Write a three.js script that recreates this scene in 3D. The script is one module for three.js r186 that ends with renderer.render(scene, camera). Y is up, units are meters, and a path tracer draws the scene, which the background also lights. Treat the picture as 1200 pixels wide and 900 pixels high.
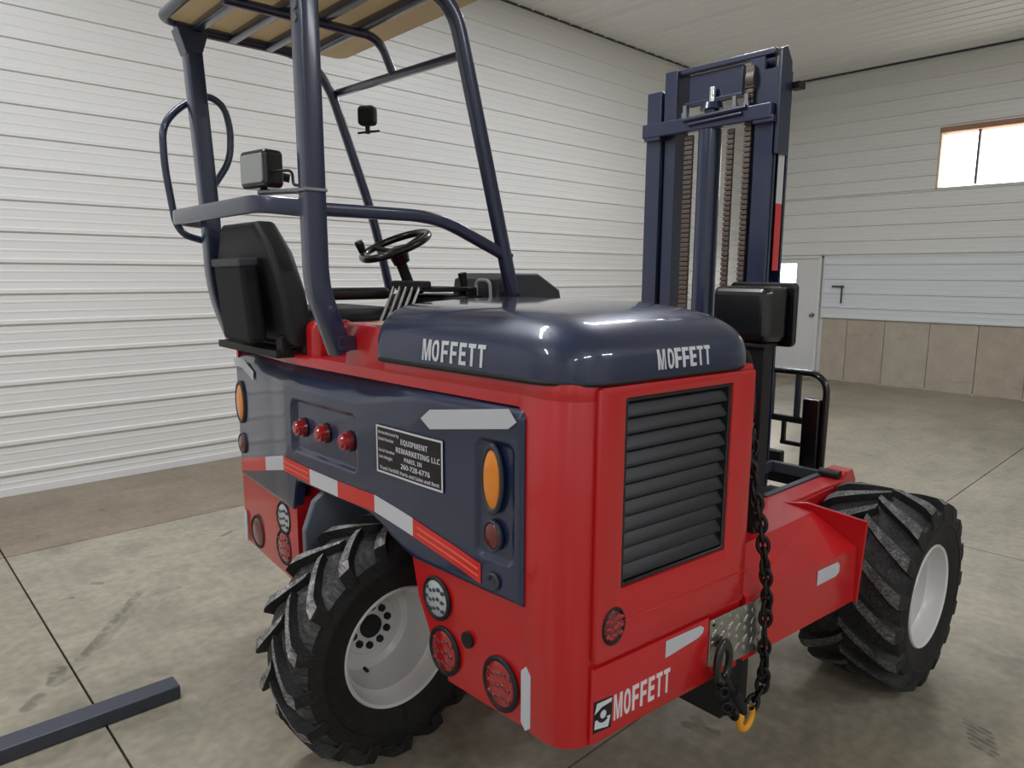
import * as THREE from 'three';
import { RoundedBoxGeometry } from 'three/addons/geometries/RoundedBoxGeometry.js';
import { mergeGeometries, mergeVertices, toCreasedNormals } from 'three/addons/utils/BufferGeometryUtils.js';
import { ImprovedNoise } from 'three/addons/math/ImprovedNoise.js';
import { FontLoader } from 'three/addons/loaders/FontLoader.js';
import { TextGeometry } from 'three/addons/geometries/TextGeometry.js';
import { RectAreaLightUniformsLib } from 'three/addons/lights/RectAreaLightUniformsLib.js';
import { Brush, Evaluator, SUBTRACTION } from 'three-bvh-csg';

// ---------------------------------------------------------------- camera, sky, lights, exposure
const D2R = Math.PI / 180;
const scene = new THREE.Scene();
const renderer = new THREE.WebGLRenderer({ antialias: true });
renderer.toneMapping = THREE.LinearToneMapping;
renderer.toneMappingExposure = 1.0;
renderer.shadowMap.enabled = true;
RectAreaLightUniformsLib.init();
// world: x runs along the long ribbed wall towards the far wall, z = -6.43 is that wall, y up
const camera = new THREE.PerspectiveCamera(56.98, 4 / 3, 0.05, 80);
camera.position.set(0, 1.696, 0);
{
  const yaw = 46.414 * D2R, pitch = 8.816 * D2R;
  camera.lookAt(Math.cos(yaw) * Math.cos(pitch), 1.696 - Math.sin(pitch), -Math.sin(yaw) * Math.cos(pitch));
  camera.rotateZ(0.306 * D2R);
}
scene.background = new THREE.Color().setRGB(5.2, 4.95, 4.5);          // overcast daylight seen only through the glazing
const LIGHT_NITS = 128;                                                 // each ceiling strip
const LIGHT_SPOTS = [[6.2, -3.3], [0.6, -3.3], [-5, -3.3], [4.6, 4.4], [-0.6, 4.4], [-5.6, 4.4]];   // x, z of the strips
const CEIL = 4.83, WALL_Z = -6.43, WALL_X = 11.81, BACK_X = -8.2, RIGHT_Z = 8.2;

// ---------------------------------------------------------------- helpers
let seed = 7;
const rnd = () => { seed = (seed * 1664525 + 1013904223) >>> 0; return seed / 4294967296; };
const noise = new ImprovedNoise();
const fbm = (x, y, z = 0.37, o = 4) => { let s = 0, a = 1, t = 0; for (let i = 0; i < o; i++) { s += a * noise.noise(x, y, z + i * 7.1); t += a; a *= 0.5; x *= 2.03; y *= 2.03; } return s / t; };
const clamp = (x, a = 0, b = 1) => Math.min(b, Math.max(a, x));
const sm = (x) => { x = clamp(x); return x * x * (3 - 2 * x); };
const lerp = (a, b, t) => a + (b - a) * t;
const used = new Map();
function numbered(n) { const k = used.get(n) || 0; used.set(n, k + 1); return k ? `${n}_${String(k).padStart(3, '0')}` : n; }
function mesh(name, geo, mat, parent = scene, num = parent === scene) {
  const m = new THREE.Mesh(geo, mat); m.name = num ? numbered(name) : name; m.castShadow = m.receiveShadow = true; parent.add(m); return m;
}
function tag(o, label, category, group) { o.userData.label = label; o.userData.category = category; if (group) o.userData.group = group; return o; }
function structure(o) { o.userData.kind = 'structure'; return o; }
function group(name, parent = scene) { const g = new THREE.Group(); g.name = parent === scene ? numbered(name) : name; parent.add(g); return g; }
const strip = (g) => { for (const k of Object.keys(g.attributes)) if (!['position', 'normal', 'uv'].includes(k)) g.deleteAttribute(k); return g; };
function merge(list) {
  const a = list.map((g) => { g = strip(g.index ? g.toNonIndexed() : g); if (!g.attributes.normal) g.computeVertexNormals(); if (!g.attributes.uv) g.setAttribute('uv', new THREE.BufferAttribute(new Float32Array(g.attributes.position.count * 2), 2)); return g; });
  return mergeGeometries(a);
}
function warp(g, fn) {                                                  // move every vertex by fn(v)
  const p = g.attributes.position, v = new THREE.Vector3();
  for (let i = 0; i < p.count; i++) { v.fromBufferAttribute(p, i); fn(v); p.setXYZ(i, v.x, v.y, v.z); }
  p.needsUpdate = true; return g;
}
const creased = (g, a = 0.6) => toCreasedNormals(g.index ? g.toNonIndexed() : g, a);
const box = (x, y, z, w, h, d, r = 0) => { const g = r > 0 ? new RoundedBoxGeometry(w, h, d, 2, Math.min(r, w / 2.01, h / 2.01, d / 2.01)) : new THREE.BoxGeometry(w, h, d); g.translate(x, y, z); return g; };
function cyl(a, b, r, r2 = r, n = 20) {
  const d = b.clone().sub(a), g = new THREE.CylinderGeometry(r2, r, d.length(), n);
  g.applyQuaternion(new THREE.Quaternion().setFromUnitVectors(new THREE.Vector3(0, 1, 0), d.clone().normalize())); g.translate((a.x + b.x) / 2, (a.y + b.y) / 2, (a.z + b.z) / 2); return g;
}
function rounded(pts, r, n = 6) {                                       // polyline with rounded corners
  const out = [pts[0].clone()];
  for (let i = 1; i < pts.length - 1; i++) {
    const p = pts[i], a = pts[i - 1].clone().sub(p), b = pts[i + 1].clone().sub(p), rr = Math.min(r, a.length() * 0.48, b.length() * 0.48);
    const A = p.clone().add(a.setLength(rr)), B = p.clone().add(b.setLength(rr));
    for (let k = 0; k <= n; k++) { const t = k / n; out.push(new THREE.Vector3().addScaledVector(A, (1 - t) * (1 - t)).addScaledVector(p, 2 * t * (1 - t)).addScaledVector(B, t * t)); }
  }
  out.push(pts[pts.length - 1].clone()); return out;
}
function sweep(prof, pts, bn, closed = false) {                          // profile [u (in plane), v (along bn)] along pts
  const n = pts.length, m = prof.length, rows = [];
  for (let i = 0; i < n; i++) {
    const a = pts[closed ? (i + n - 1) % n : Math.max(0, i - 1)], b = pts[closed ? (i + 1) % n : Math.min(n - 1, i + 1)];
    const T = b.clone().sub(a).normalize(), N = bn.clone().cross(T).normalize();
    const B = T.clone().cross(N).normalize();
    rows.push(prof.map(([u, v]) => pts[i].clone().addScaledVector(N, u).addScaledVector(B, v)));
  }
  const pos = [], tri = (a, b, c) => pos.push(a.x, a.y, a.z, b.x, b.y, b.z, c.x, c.y, c.z);
  const R = closed ? n : n - 1;
  for (let i = 0; i < R; i++) for (let j = 0; j < m; j++) {
    const p = rows[i], q = rows[(i + 1) % n], k = (j + 1) % m;
    tri(p[j], p[k], q[k]); tri(p[j], q[k], q[j]);
  }
  if (!closed) for (let j = 1; j < m - 1; j++) { tri(rows[0][0], rows[0][j + 1], rows[0][j]); tri(rows[n - 1][0], rows[n - 1][j], rows[n - 1][j + 1]); }
  let g = new THREE.BufferGeometry(); g.setAttribute('position', new THREE.Float32BufferAttribute(pos, 3));
  g.setAttribute('uv', new THREE.Float32BufferAttribute(new Float32Array(pos.length / 3 * 2), 2));
  return creased(g, 0.7);
}
const circle = (r, n = 16) => Array.from({ length: n }, (_, i) => [r * Math.cos(i / n * 2 * Math.PI), r * Math.sin(i / n * 2 * Math.PI)]);
function rrect(w, h, r, n = 3) {
  const o = [];
  [[1, 1, 0], [-1, 1, 1], [-1, -1, 2], [1, -1, 3]].forEach(([sx, sy, q]) => { for (let k = 0; k <= n; k++) { const a = (q + k / n) * Math.PI / 2; o.push([sx * (w / 2 - r) + r * Math.cos(a), sy * (h / 2 - r) + r * Math.sin(a)]); } });
  return o;
}
function polyShape(pts) { const s = new THREE.Shape(); pts.forEach(([x, y], i) => (i ? s.lineTo(x, y) : s.moveTo(x, y))); s.closePath(); return s; }
function rshape(x0, y0, x1, y1, r, S = THREE.Shape) {
  const s = new S(); s.moveTo(x0 + r, y0); s.lineTo(x1 - r, y0); s.absarc(x1 - r, y0 + r, r, -Math.PI / 2, 0); s.lineTo(x1, y1 - r); s.absarc(x1 - r, y1 - r, r, 0, Math.PI / 2);
  s.lineTo(x0 + r, y1); s.absarc(x0 + r, y1 - r, r, Math.PI / 2, Math.PI); s.lineTo(x0, y0 + r); s.absarc(x0 + r, y0 + r, r, Math.PI, Math.PI * 1.5); return s;
}
function extr(shape, depth, bevel = 0, seg = 2, curve = 10) {
  const g = new THREE.ExtrudeGeometry(shape, { depth: Math.max(1e-4, depth - 2 * bevel), bevelEnabled: bevel > 0, bevelThickness: bevel, bevelSize: bevel, bevelOffset: -bevel, bevelSegments: seg, curveSegments: curve });
  g.translate(0, 0, bevel); return g;
}
function dataTex(w, h, fn, srgb = true) {
  const d = new Uint8Array(w * h * 4);
  for (let y = 0; y < h; y++) for (let x = 0; x < w; x++) { const c = fn(x / w, y / h), i = (y * w + x) * 4; d[i] = clamp(c[0], 0, 255); d[i + 1] = clamp(c[1], 0, 255); d[i + 2] = clamp(c[2], 0, 255); d[i + 3] = 255; }
  const t = new THREE.DataTexture(d, w, h); t.wrapS = t.wrapT = THREE.RepeatWrapping; t.magFilter = THREE.LinearFilter; t.minFilter = THREE.LinearMipmapLinearFilter; t.generateMipmaps = true;
  if (srgb) t.colorSpace = THREE.SRGBColorSpace; t.needsUpdate = true; return t;
}
const std = (color, roughness = 0.5, metalness = 0, extra = {}) => new THREE.MeshStandardMaterial({ color, roughness, metalness, ...extra });
const phys = (color, roughness, extra = {}) => new THREE.MeshPhysicalMaterial({ color, roughness, ...extra });

// ---------------------------------------------------------------- materials
const M = {
  red: phys('#c60c16', 0.42, { clearcoat: 0.8, clearcoatRoughness: 0.12 }),
  navy: phys('#1a2848', 0.36, { clearcoat: 1, clearcoatRoughness: 0.07 }),
  navyFrame: phys('#1f2a48', 0.34, { clearcoat: 0.8, clearcoatRoughness: 0.15 }),
  grille: phys('#15171b', 0.42, { clearcoat: 0.3, clearcoatRoughness: 0.3 }),
  black: std('#141416', 0.55), softBlack: std('#121315', 0.75), satin: phys('#0d0e10', 0.3, { clearcoat: 0.6, clearcoatRoughness: 0.15 }),
  darkGrey: std('#3b3e44', 0.5), slate: phys('#636974', 0.45, { clearcoat: 0.3 }),
  chainSteel: std('#262423', 0.45, 0.6), chrome: std('#d8dadb', 0.18, 1), steel: std('#8b8e90', 0.35, 0.9), chainBrown: std('#6a6058', 0.5, 0.6),
  alu: std('#b9b7b2', 0.3, 0.9), whiteRim: phys('#dcdad8', 0.4, { clearcoat: 0.4, clearcoatRoughness: 0.2 }),
  reflector: std('#c9cbd0', 0.35), tapeRed: phys('#d8201c', 0.3, { clearcoat: 0.6 }), tapeWhite: phys('#d5d6da', 0.3, { clearcoat: 0.6 }),
  amber: phys('#f08a08', 0.2, { clearcoat: 1, clearcoatRoughness: 0.08 }), redLens: phys('#a3121a', 0.22, { clearcoat: 1, clearcoatRoughness: 0.08 }), darkRedLens: phys('#6a1418', 0.25, { clearcoat: 1, clearcoatRoughness: 0.1 }),
  clearLens: phys('#b7bcbf', 0.25, { clearcoat: 1, clearcoatRoughness: 0.08 }), yellow: phys('#eaa21a', 0.4, { clearcoat: 0.4 }),
  lettering: std('#d9dcdf', 0.45), printWhite: std('#e6dcdc', 0.5), tan: phys('#cdbfa2', 0.95, { transmission: 0.4, thickness: 0 }), tanPale: std('#c9bda3', 0.7),
  woodRed: std('#a87f66', 0.7), doorWhite: std('#dcdcd9', 0.45), trimWhite: std('#e0e0dd', 0.4), seatVinyl: std('#111113', 0.55),
};
// painted sheet steel of walls and ceiling: faint grain only
const sheetGrain = dataTex(256, 256, (u, v) => { const n = 128 + 70 * fbm(u * 24, v * 24, 3.3, 3); return [n, n, n]; }, false);
const wallPaint = (c) => std(c, 0.36, 0, { bumpMap: sheetGrain, bumpScale: 0.0004 });
M.wallSheet = wallPaint('#e2e1dc'); M.wainscot = wallPaint('#dfe3e4'); M.ceilSheet = wallPaint('#f0efec');

// ---------------------------------------------------------------- room
// sheet steel with a rib every 0.2286 m: profile in (along, out), extruded over len; returns geometry x: along, y: up, z: out
function ribbed(len, h0, h1, rib0, pitch = 0.2286, depth = 0.016) {
  const P = [[h0, 0]];
  const k0 = Math.floor((h0 - rib0) / pitch) - 1;
  for (let k = k0; k < k0 + 200; k++) {
    const c = rib0 + k * pitch; if (c - 0.05 > h1) break;
    for (const [dy, d] of [[-0.021, 0], [-0.0125, depth], [0.0125, depth], [0.021, 0], [0.068, 0], [0.073, 0.002], [0.083, 0.002], [0.088, 0], [0.141, 0], [0.146, 0.002], [0.156, 0.002], [0.161, 0]]) { const y = c + dy; if (y > h0 + 1e-4 && y < h1 - 1e-4) P.push([y, d]); }
  }
  P.push([h1, 0]); P.sort((a, b) => a[0] - b[0]);
  const pos = [], uv = [];
  for (let i = 0; i < P.length - 1; i++) {
    const [ya, da] = P[i], [yb, db] = P[i + 1];
    pos.push(0, ya, da, len, ya, da, len, yb, db, 0, ya, da, len, yb, db, 0, yb, db);
    uv.push(0, ya, len, ya, len, yb, 0, ya, len, yb, 0, yb);
  }
  const g = new THREE.BufferGeometry(); g.setAttribute('position', new THREE.Float32BufferAttribute(pos, 3)); g.setAttribute('uv', new THREE.Float32BufferAttribute(uv, 2)); g.computeVertexNormals(); return g;
}
const COURSE = 0.9144;
function courses(parent, mat, x0, x1, h0, h1, rib0, start, depth) {              // one mesh per 0.91 m sheet
  for (let k = 0; k < 8; k++) {
    const a = Math.max(h0, start + k * COURSE), b = Math.min(h1, start + (k + 1) * COURSE); if (b - a < 0.01) continue;
    const g = ribbed(x1 - x0, a, b, rib0, 0.2286, depth); g.translate(x0, 0, 0); mesh('wall_panel', g, mat, parent);
  }
}
// --- long ribbed wall
const wallLeft = structure(group('wall_left')); wallLeft.position.set(0, 0, WALL_Z);
courses(wallLeft, M.wallSheet, BACK_X, WALL_X, 0.055, 4.812, 0.176, 0.055);
mesh('wall_core', box((BACK_X + WALL_X) / 2, 2.5, -0.11, WALL_X - BACK_X + 0.4, 5, 0.2), M.trimWhite, wallLeft);
const baseL = structure(mesh('baseboard_left', box((BACK_X + WALL_X) / 2, 0.0275, WALL_Z + 0.006, WALL_X - BACK_X, 0.055, 0.02), M.trimWhite));
// --- far wall; local x = world z, local z points into the room
const wallBack = structure(group('wall_back')); wallBack.position.set(WALL_X, 0, 0); wallBack.rotation.y = -Math.PI / 2;
const WIN = { x0: -3.46, x1: -1.54, y0: 2.95, y1: 3.81 }, DOOR = { x0: -6.2, x1: -5.02, y1: 2.02 };
const RIBB = 2.03;
courses(wallBack, M.wallSheet, WALL_Z, RIGHT_Z, 2.02, WIN.y0, RIBB, 2.02, 0.026);
{ // sheets beside and above the window
  for (const [a, b, c, d] of [[WALL_Z, WIN.x0, WIN.y0, WIN.y1], [WIN.x1, RIGHT_Z, WIN.y0, WIN.y1], [WALL_Z, RIGHT_Z, WIN.y1, 4.812]]) { const g = ribbed(b - a, c, d, RIBB, 0.2286, 0.026); g.translate(a, 0, 0); mesh('wall_panel', g, M.wallSheet, wallBack); }
  const g = ribbed(RIGHT_Z + 4.975, 1.03, 2.005, 0.06, 0.2286, 0.022); g.translate(-4.975, 0, 0.03); mesh('wainscot_panel', g, M.wainscot, wallBack);
  mesh('wainscot_trim', merge([box((RIGHT_Z - 4.975) / 2, 1.036, 0.022, RIGHT_Z + 4.975, 0.035, 0.04, 0.004), box((RIGHT_Z - 4.975) / 2, 2.008, 0.02, RIGHT_Z + 4.975, 0.02, 0.05), box(-4.975, 1.52, 0.02, 0.02, 0.98, 0.045)]), M.wainscot, wallBack);
  const g2 = ribbed(0.23, 0.1, 2.02, RIBB); g2.translate(WALL_Z, 0, 0); mesh('wall_panel', g2, M.wallSheet, wallBack);
  // core round the openings
  const core = []; const add = (x0, x1, y0, y1) => core.push(box((x0 + x1) / 2, (y0 + y1) / 2, -0.125, x1 - x0, y1 - y0, 0.2));
  const DW = { x0: -5.98, x1: -5.44, y0: 1.3, y1: 1.9 };
  add(WALL_Z - 0.2, DW.x0, 0, 5); add(DW.x0, DW.x1, 0, DW.y0); add(DW.x0, DW.x1, DW.y1, 5); add(DW.x1, WIN.x0, 0, 5); add(WIN.x0, WIN.x1, 0, WIN.y0); add(WIN.x0, WIN.x1, WIN.y1, 5); add(WIN.x1, RIGHT_Z + 0.2, 0, 5);
  mesh('wall_core', merge(core), M.trimWhite, wallBack);
  M.DW = DW;
}
// concrete foundation: panels cast 0.6 m wide with form joints
const concTex = dataTex(512, 512, (u, v) => { const n = fbm(u * 6, v * 6, 1.2, 5), s = fbm(u * 30, v * 30, 5, 3), k = fbm(u * 3, v * 9, 9, 3); const g = 186 + 16 * n + 9 * s; const d = k > 0.28 ? (k - 0.28) * 90 : 0; return [g - d, g * 0.962 - d, g * 0.905 - d * 0.9]; });
const concMat = ['#fff8ee', '#fbf3e8', '#fffaf2'].map((c) => std(c, 0.75, 0, { map: concTex, bumpMap: sheetGrain, bumpScale: 0.001 }));
{
  const js = [-4.965, -4.56, -3.99, -3.36, -2.73, -2.13, -1.52, -0.91, -0.3, 0.31, 0.92];
  for (let i = 0; i < js.length - 1; i++) mesh('concrete_panel', box((js[i] + js[i + 1]) / 2, 0.51, -0.01, js[i + 1] - js[i] - 0.007, 1.02, 0.03, 0.003), concMat[i % 3], wallBack).geometry.attributes.uv.array.forEach((q, k, u) => { u[k] = k % 2 ? q * 0.8 + i * 0.23 : q * 0.5 + i * 0.371; });
  mesh('concrete_core', box((-4.965 + RIGHT_Z) / 2, 0.51, -0.022, RIGHT_Z + 4.965, 1.02, 0.012), std('#6f675b', 0.9), wallBack);
  mesh('concrete_panel', box((0.92 + RIGHT_Z) / 2, 0.51, -0.01, RIGHT_Z - 0.92, 1.02, 0.03), concMat[0], wallBack);
  mesh('concrete_curb', box(-5.6, 0.06, 0.02, 1.27, 0.12, 0.06, 0.005), concMat[1], wallBack);
  // lever latch on the wainscot
  mesh('latch_lever', merge([box(-4.66, 1.4, 0.075, 0.022, 0.28, 0.02, 0.005), box(-4.74, 1.53, 0.075, 0.16, 0.028, 0.02, 0.005), box(-4.66, 1.53, 0.05, 0.03, 0.03, 0.06, 0.004)]), M.darkGrey, wallBack);
  // a dark scrape on the concrete as pressed-in stain patches
}
// --- door with a glazed light
const glassMat = phys('#ffffff', 0.05, { transmission: 1, thickness: 0, ior: 1.45 });
{
  const d = structure(group('door_1')); d.position.copy(wallBack.position); d.rotation.copy(wallBack.rotation);
  const DW = M.DW, cy = (0.13 + DOOR.y1) / 2;
  const leaf = rshape(DOOR.x0 + 0.05, 0.13, DOOR.x1 - 0.05, DOOR.y1 - 0.04, 0.005); leaf.holes.push(rshape(DW.x0, DW.y0, DW.x1, DW.y1, 0.01, THREE.Path));
  const lg = extr(leaf, 0.045, 0.003, 1); lg.translate(0, 0, -0.02); mesh('door_leaf', lg, M.doorWhite, d);
  mesh('door_frame', merge([box(DOOR.x1 - 0.025, cy, 0.02, 0.05, DOOR.y1 - 0.13, 0.07, 0.005), box(DOOR.x0 + 0.025, cy, 0.02, 0.05, DOOR.y1 - 0.13, 0.07, 0.005), box((DOOR.x0 + DOOR.x1) / 2, DOOR.y1 - 0.02, 0.02, DOOR.x1 - DOOR.x0, 0.04, 0.07, 0.005)]), M.trimWhite, d);
  const f = rshape(DW.x0 - 0.03, DW.y0 - 0.03, DW.x1 + 0.03, DW.y1 + 0.03, 0.012); f.holes.push(rshape(DW.x0, DW.y0, DW.x1, DW.y1, 0.006, THREE.Path));
  const fg = extr(f, 0.014, 0.003, 1); fg.translate(0, 0, 0.025); mesh('window_bead', fg, M.doorWhite, d);
  mesh('window_pane', box((DW.x0 + DW.x1) / 2, (DW.y0 + DW.y1) / 2, 0, DW.x1 - DW.x0, DW.y1 - DW.y0, 0.006), glassMat, d);
  const kn = new THREE.SphereGeometry(0.032, 20, 14); kn.scale(1, 1, 0.8); kn.translate(-5.13, 1.05, 0.075); mesh('door_knob', merge([kn, cyl(new THREE.Vector3(-5.13, 1.05, 0.02), new THREE.Vector3(-5.13, 1.05, 0.07), 0.014), cyl(new THREE.Vector3(-5.13, 1.05, 0.022), new THREE.Vector3(-5.13, 1.05, 0.03), 0.034)]), M.steel, d);
  mesh('door_sweep', box((DOOR.x0 + DOOR.x1) / 2, 0.14, 0.03, DOOR.x1 - DOOR.x0 - 0.1, 0.035, 0.02, 0.004), M.trimWhite, d);
}
// --- high window
{
  const w = structure(group('window_1')); w.position.copy(wallBack.position); w.rotation.copy(wallBack.rotation);
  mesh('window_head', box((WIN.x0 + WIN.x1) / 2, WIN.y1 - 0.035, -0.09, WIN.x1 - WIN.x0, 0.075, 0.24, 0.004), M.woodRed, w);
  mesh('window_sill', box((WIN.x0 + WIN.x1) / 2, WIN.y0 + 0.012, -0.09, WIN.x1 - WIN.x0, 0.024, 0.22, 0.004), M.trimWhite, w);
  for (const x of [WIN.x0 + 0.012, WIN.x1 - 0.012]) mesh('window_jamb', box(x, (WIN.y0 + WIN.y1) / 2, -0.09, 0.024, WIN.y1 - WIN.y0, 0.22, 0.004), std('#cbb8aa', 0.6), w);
  const ms = [WIN.x0 + 0.024, -2.98, -2.02, WIN.x1 - 0.024];
  for (const x of [-2.98, -2.02]) mesh('mullion', box(x, (WIN.y0 + WIN.y1) / 2, -0.07, 0.028, WIN.y1 - WIN.y0 - 0.09, 0.06, 0.004), M.darkGrey, w);
  for (let i = 0; i < 3; i++) mesh('window_pane', box((ms[i] + ms[i + 1]) / 2, (WIN.y0 + WIN.y1) / 2, -0.08, ms[i + 1] - ms[i] - 0.02, WIN.y1 - WIN.y0 - 0.05, 0.006), glassMat, w);
}
// --- the two walls behind the camera
{
  const r = structure(group('wall_right')); r.position.set(0, 0, RIGHT_Z); r.rotation.y = Math.PI;
  courses(r, M.wallSheet, -WALL_X, -BACK_X, 0.0, 4.8, 0.176, 0.0); mesh('wall_core', box(-(BACK_X + WALL_X) / 2, 2.5, -0.11, WALL_X - BACK_X + 0.4, 5, 0.2), M.trimWhite, r);
  const b = structure(group('wall_rear')); b.position.set(BACK_X, 0, 0); b.rotation.y = Math.PI / 2;
  courses(b, M.wallSheet, -RIGHT_Z, -WALL_Z, 0.0, 4.8, 0.176, 0.0); mesh('wall_core', box(-(RIGHT_Z + WALL_Z) / 2, 2.5, -0.11, RIGHT_Z - WALL_Z + 0.4, 5, 0.2), M.trimWhite, b);
}
// --- ceiling of ribbed sheets, ribs across the room; one mesh per sheet
{
  const c = structure(group('ceiling'));
  mesh('ceiling_core', box((BACK_X + WALL_X) / 2, CEIL + 0.12, (WALL_Z + RIGHT_Z) / 2, WALL_X - BACK_X + 0.4, 0.2, RIGHT_Z - WALL_Z + 0.4), M.darkGrey, c);
  for (let x = WALL_X - 0.03; x > BACK_X; x -= COURSE) {
    const a = Math.max(BACK_X, x - COURSE + 0.003), g = ribbed(RIGHT_Z - WALL_Z - 0.036, a, x, WALL_X - 0.15, 0.2286, 0.012);
    // local (x along, y, z out) -> (y -> world x, x -> world z, out -> down)
    warp(g, (v) => { const t = v.clone(); v.set(t.y, CEIL - t.z, WALL_Z + 0.018 + t.x); }); g.computeVertexNormals();
    mesh('ceiling_panel', g, M.ceilSheet, c);
  }
  structure(mesh('trim_1', box((BACK_X + WALL_X) / 2, CEIL - 0.01, WALL_Z + 0.012, WALL_X - BACK_X, 0.018, 0.024), M.darkGrey));
  structure(mesh('trim_2', box(WALL_X - 0.012, CEIL - 0.01, (WALL_Z + RIGHT_Z) / 2, 0.024, 0.018, RIGHT_Z - WALL_Z), M.darkGrey));
}
// --- concrete floor: slabs between sawn joints
{
  const W = 2048, X0 = -1.6, Z0 = -6.6, SP = 12;                         // texture covers 12 m x 12 m of floor in view
  const seg = (px, pz, ax, az, bx, bz) => { const dx = bx - ax, dz = bz - az, t = clamp(((px - ax) * dx + (pz - az) * dz) / (dx * dx + dz * dz)); return [Math.hypot(px - ax - t * dx, pz - az - t * dz), t]; };
  const marks = [];
  for (let i = 0; i < 260; i++) { const a = rnd() * Math.PI, x = X0 + rnd() * SP, z = Z0 + rnd() * SP, l = 0.02 + rnd() * 0.12; marks.push([x, z, x + Math.cos(a) * l, z + Math.sin(a) * l, 0.006 + rnd() * 0.012, 16 + rnd() * 34]); }
  marks.push([0.62, -3.42, 1.02, -3.97, 0.016, 46], [0.70, -3.5, 0.95, -3.83, 0.03, 24], [0.50, -3.30, 0.535, -3.39, 0.024, 48], [0.38, -3.16, 0.43, -3.22, 0.02, 40], [0.84, -4.29, 0.9, -4.23, 0.014, 44], [0.50, -3.27, 0.62, -3.33, 0.012, 30]);
  for (let i = 0; i < 6; i++) marks.push([2.83 + i * 0.03, -0.46 - i * 0.012, 2.86 + i * 0.03, -0.55 - i * 0.012, 0.007, 60]);
  const grid = new Map(); marks.forEach((m) => { for (let gx = Math.floor(Math.min(m[0], m[2]) - 0.3); gx <= Math.max(m[0], m[2]) + 0.3; gx++) for (let gz = Math.floor(Math.min(m[1], m[3]) - 0.3); gz <= Math.max(m[1], m[3]) + 0.3; gz++) { const k = gx + ',' + gz; if (!grid.has(k)) grid.set(k, []); grid.get(k).push(m); } });
  const tex = dataTex(W, W, (u, v) => {
    const x = X0 + u * SP, z = Z0 + v * SP;
    const big = fbm(x * 0.55, z * 0.55, 2.2, 4), mid = fbm(x * 3.1, z * 3.1, 4.4, 4), fine = fbm(x * 22, z * 22, 8.8, 2), sw = fbm(x * 1.1 + z * 0.5, z * 6, 6.1, 3);
    let g = 160 + 26 * big + 28 * mid + 22 * fine + 16 * sw; if (mid > 0.22) g -= (mid - 0.22) * 95;
    const l = grid.get(Math.floor(x) + ',' + Math.floor(z)); let dk = 0;
    if (l) for (const m of l) { const [d] = seg(x, z, m[0], m[1], m[2], m[3]); if (d < m[4] * 1.6) dk = Math.max(dk, m[5] * sm((1.6 - d / m[4]) * 1.6) * clamp(0.75 + fine * 2.6)); }
    g -= dk; return [g, g * (0.962 + 0.01 * big), g * (0.862 + 0.02 * big)];
  });
  tex.wrapS = tex.wrapT = THREE.MirroredRepeatWrapping;
  const rough = dataTex(512, 512, (u, v) => { const n = fbm(u * 9, v * 9, 3.1, 4); const r = 84 + 40 * n; return [r, r, r]; }, false); rough.repeat.set(0.55, 0.55);
  const floorMat = (c) => std(c, 1, 0, { map: tex, roughnessMap: rough, bumpMap: sheetGrain, bumpScale: 0.0006 });
  const pale = floorMat('#f4f2ee'), pale2 = floorMat('#eeece6'), apron = floorMat('#d6c9bc');
  const fl = structure(group('floor'));
  mesh('floor_base', box((BACK_X + WALL_X) / 2, -0.16, (WALL_Z + RIGHT_Z) / 2, WALL_X - BACK_X + 0.4, 0.2, RIGHT_Z - WALL_Z + 0.4), std('#4a463f', 0.9), fl);
  const xs = [BACK_X, -3.89, 0.58, 5.05, 9.52, WALL_X], zs = [WALL_Z, -5.01, -1.475, 2.06, 5.6, RIGHT_Z], J = 0.0045;
  for (let i = 0; i < 5; i++) for (let k = 0; k < 5; k++) {
    const x0 = xs[i] + (i ? J : 0), x1 = xs[i + 1] - (i < 4 ? J : 0), z0 = zs[k] + (k ? J : 0), z1 = zs[k + 1] - (k < 4 ? J : 0);
    const g = new THREE.BoxGeometry(x1 - x0, 0.06, z1 - z0); g.translate((x0 + x1) / 2, -0.03, (z0 + z1) / 2);
    const p = g.attributes.position, uv = g.attributes.uv; for (let q = 0; q < p.count; q++) uv.setXY(q, (p.getX(q) - X0) / SP, (p.getZ(q) - Z0) / SP);
    mesh('floor_slab', g, k === 0 ? apron : (i + k) % 2 ? pale : pale2, fl);
  }
}
// --- ceiling strip lights (out of the frame above; seen mirrored in the paint)
LIGHT_SPOTS.forEach(([x, z], i) => {
  const t = group('ceiling_light'); t.position.set(x, CEIL - 0.075, z);
  tag(t, 'long white strip light fixed flat under the ribbed white ceiling', 'light', 'ceiling strip lights');
  mesh('light_housing', box(0, 0.028, 0, 2.46, 0.05, 0.16, 0.01), M.trimWhite, t);
  const em = new THREE.MeshStandardMaterial({ color: '#ffffff', emissive: '#fafcff', emissiveIntensity: 8 });
  mesh('light_diffuser', box(0, -0.002, 0, 2.4, 0.012, 0.13, 0.004), em, t);
  const L = new THREE.RectAreaLight('#f1f5ff', LIGHT_NITS, 2.4, 0.13); L.position.set(0, -0.012, 0); L.lookAt(0, -5, 0); L.rotation.set(-Math.PI / 2, 0, 0); t.add(L);
});
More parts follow.
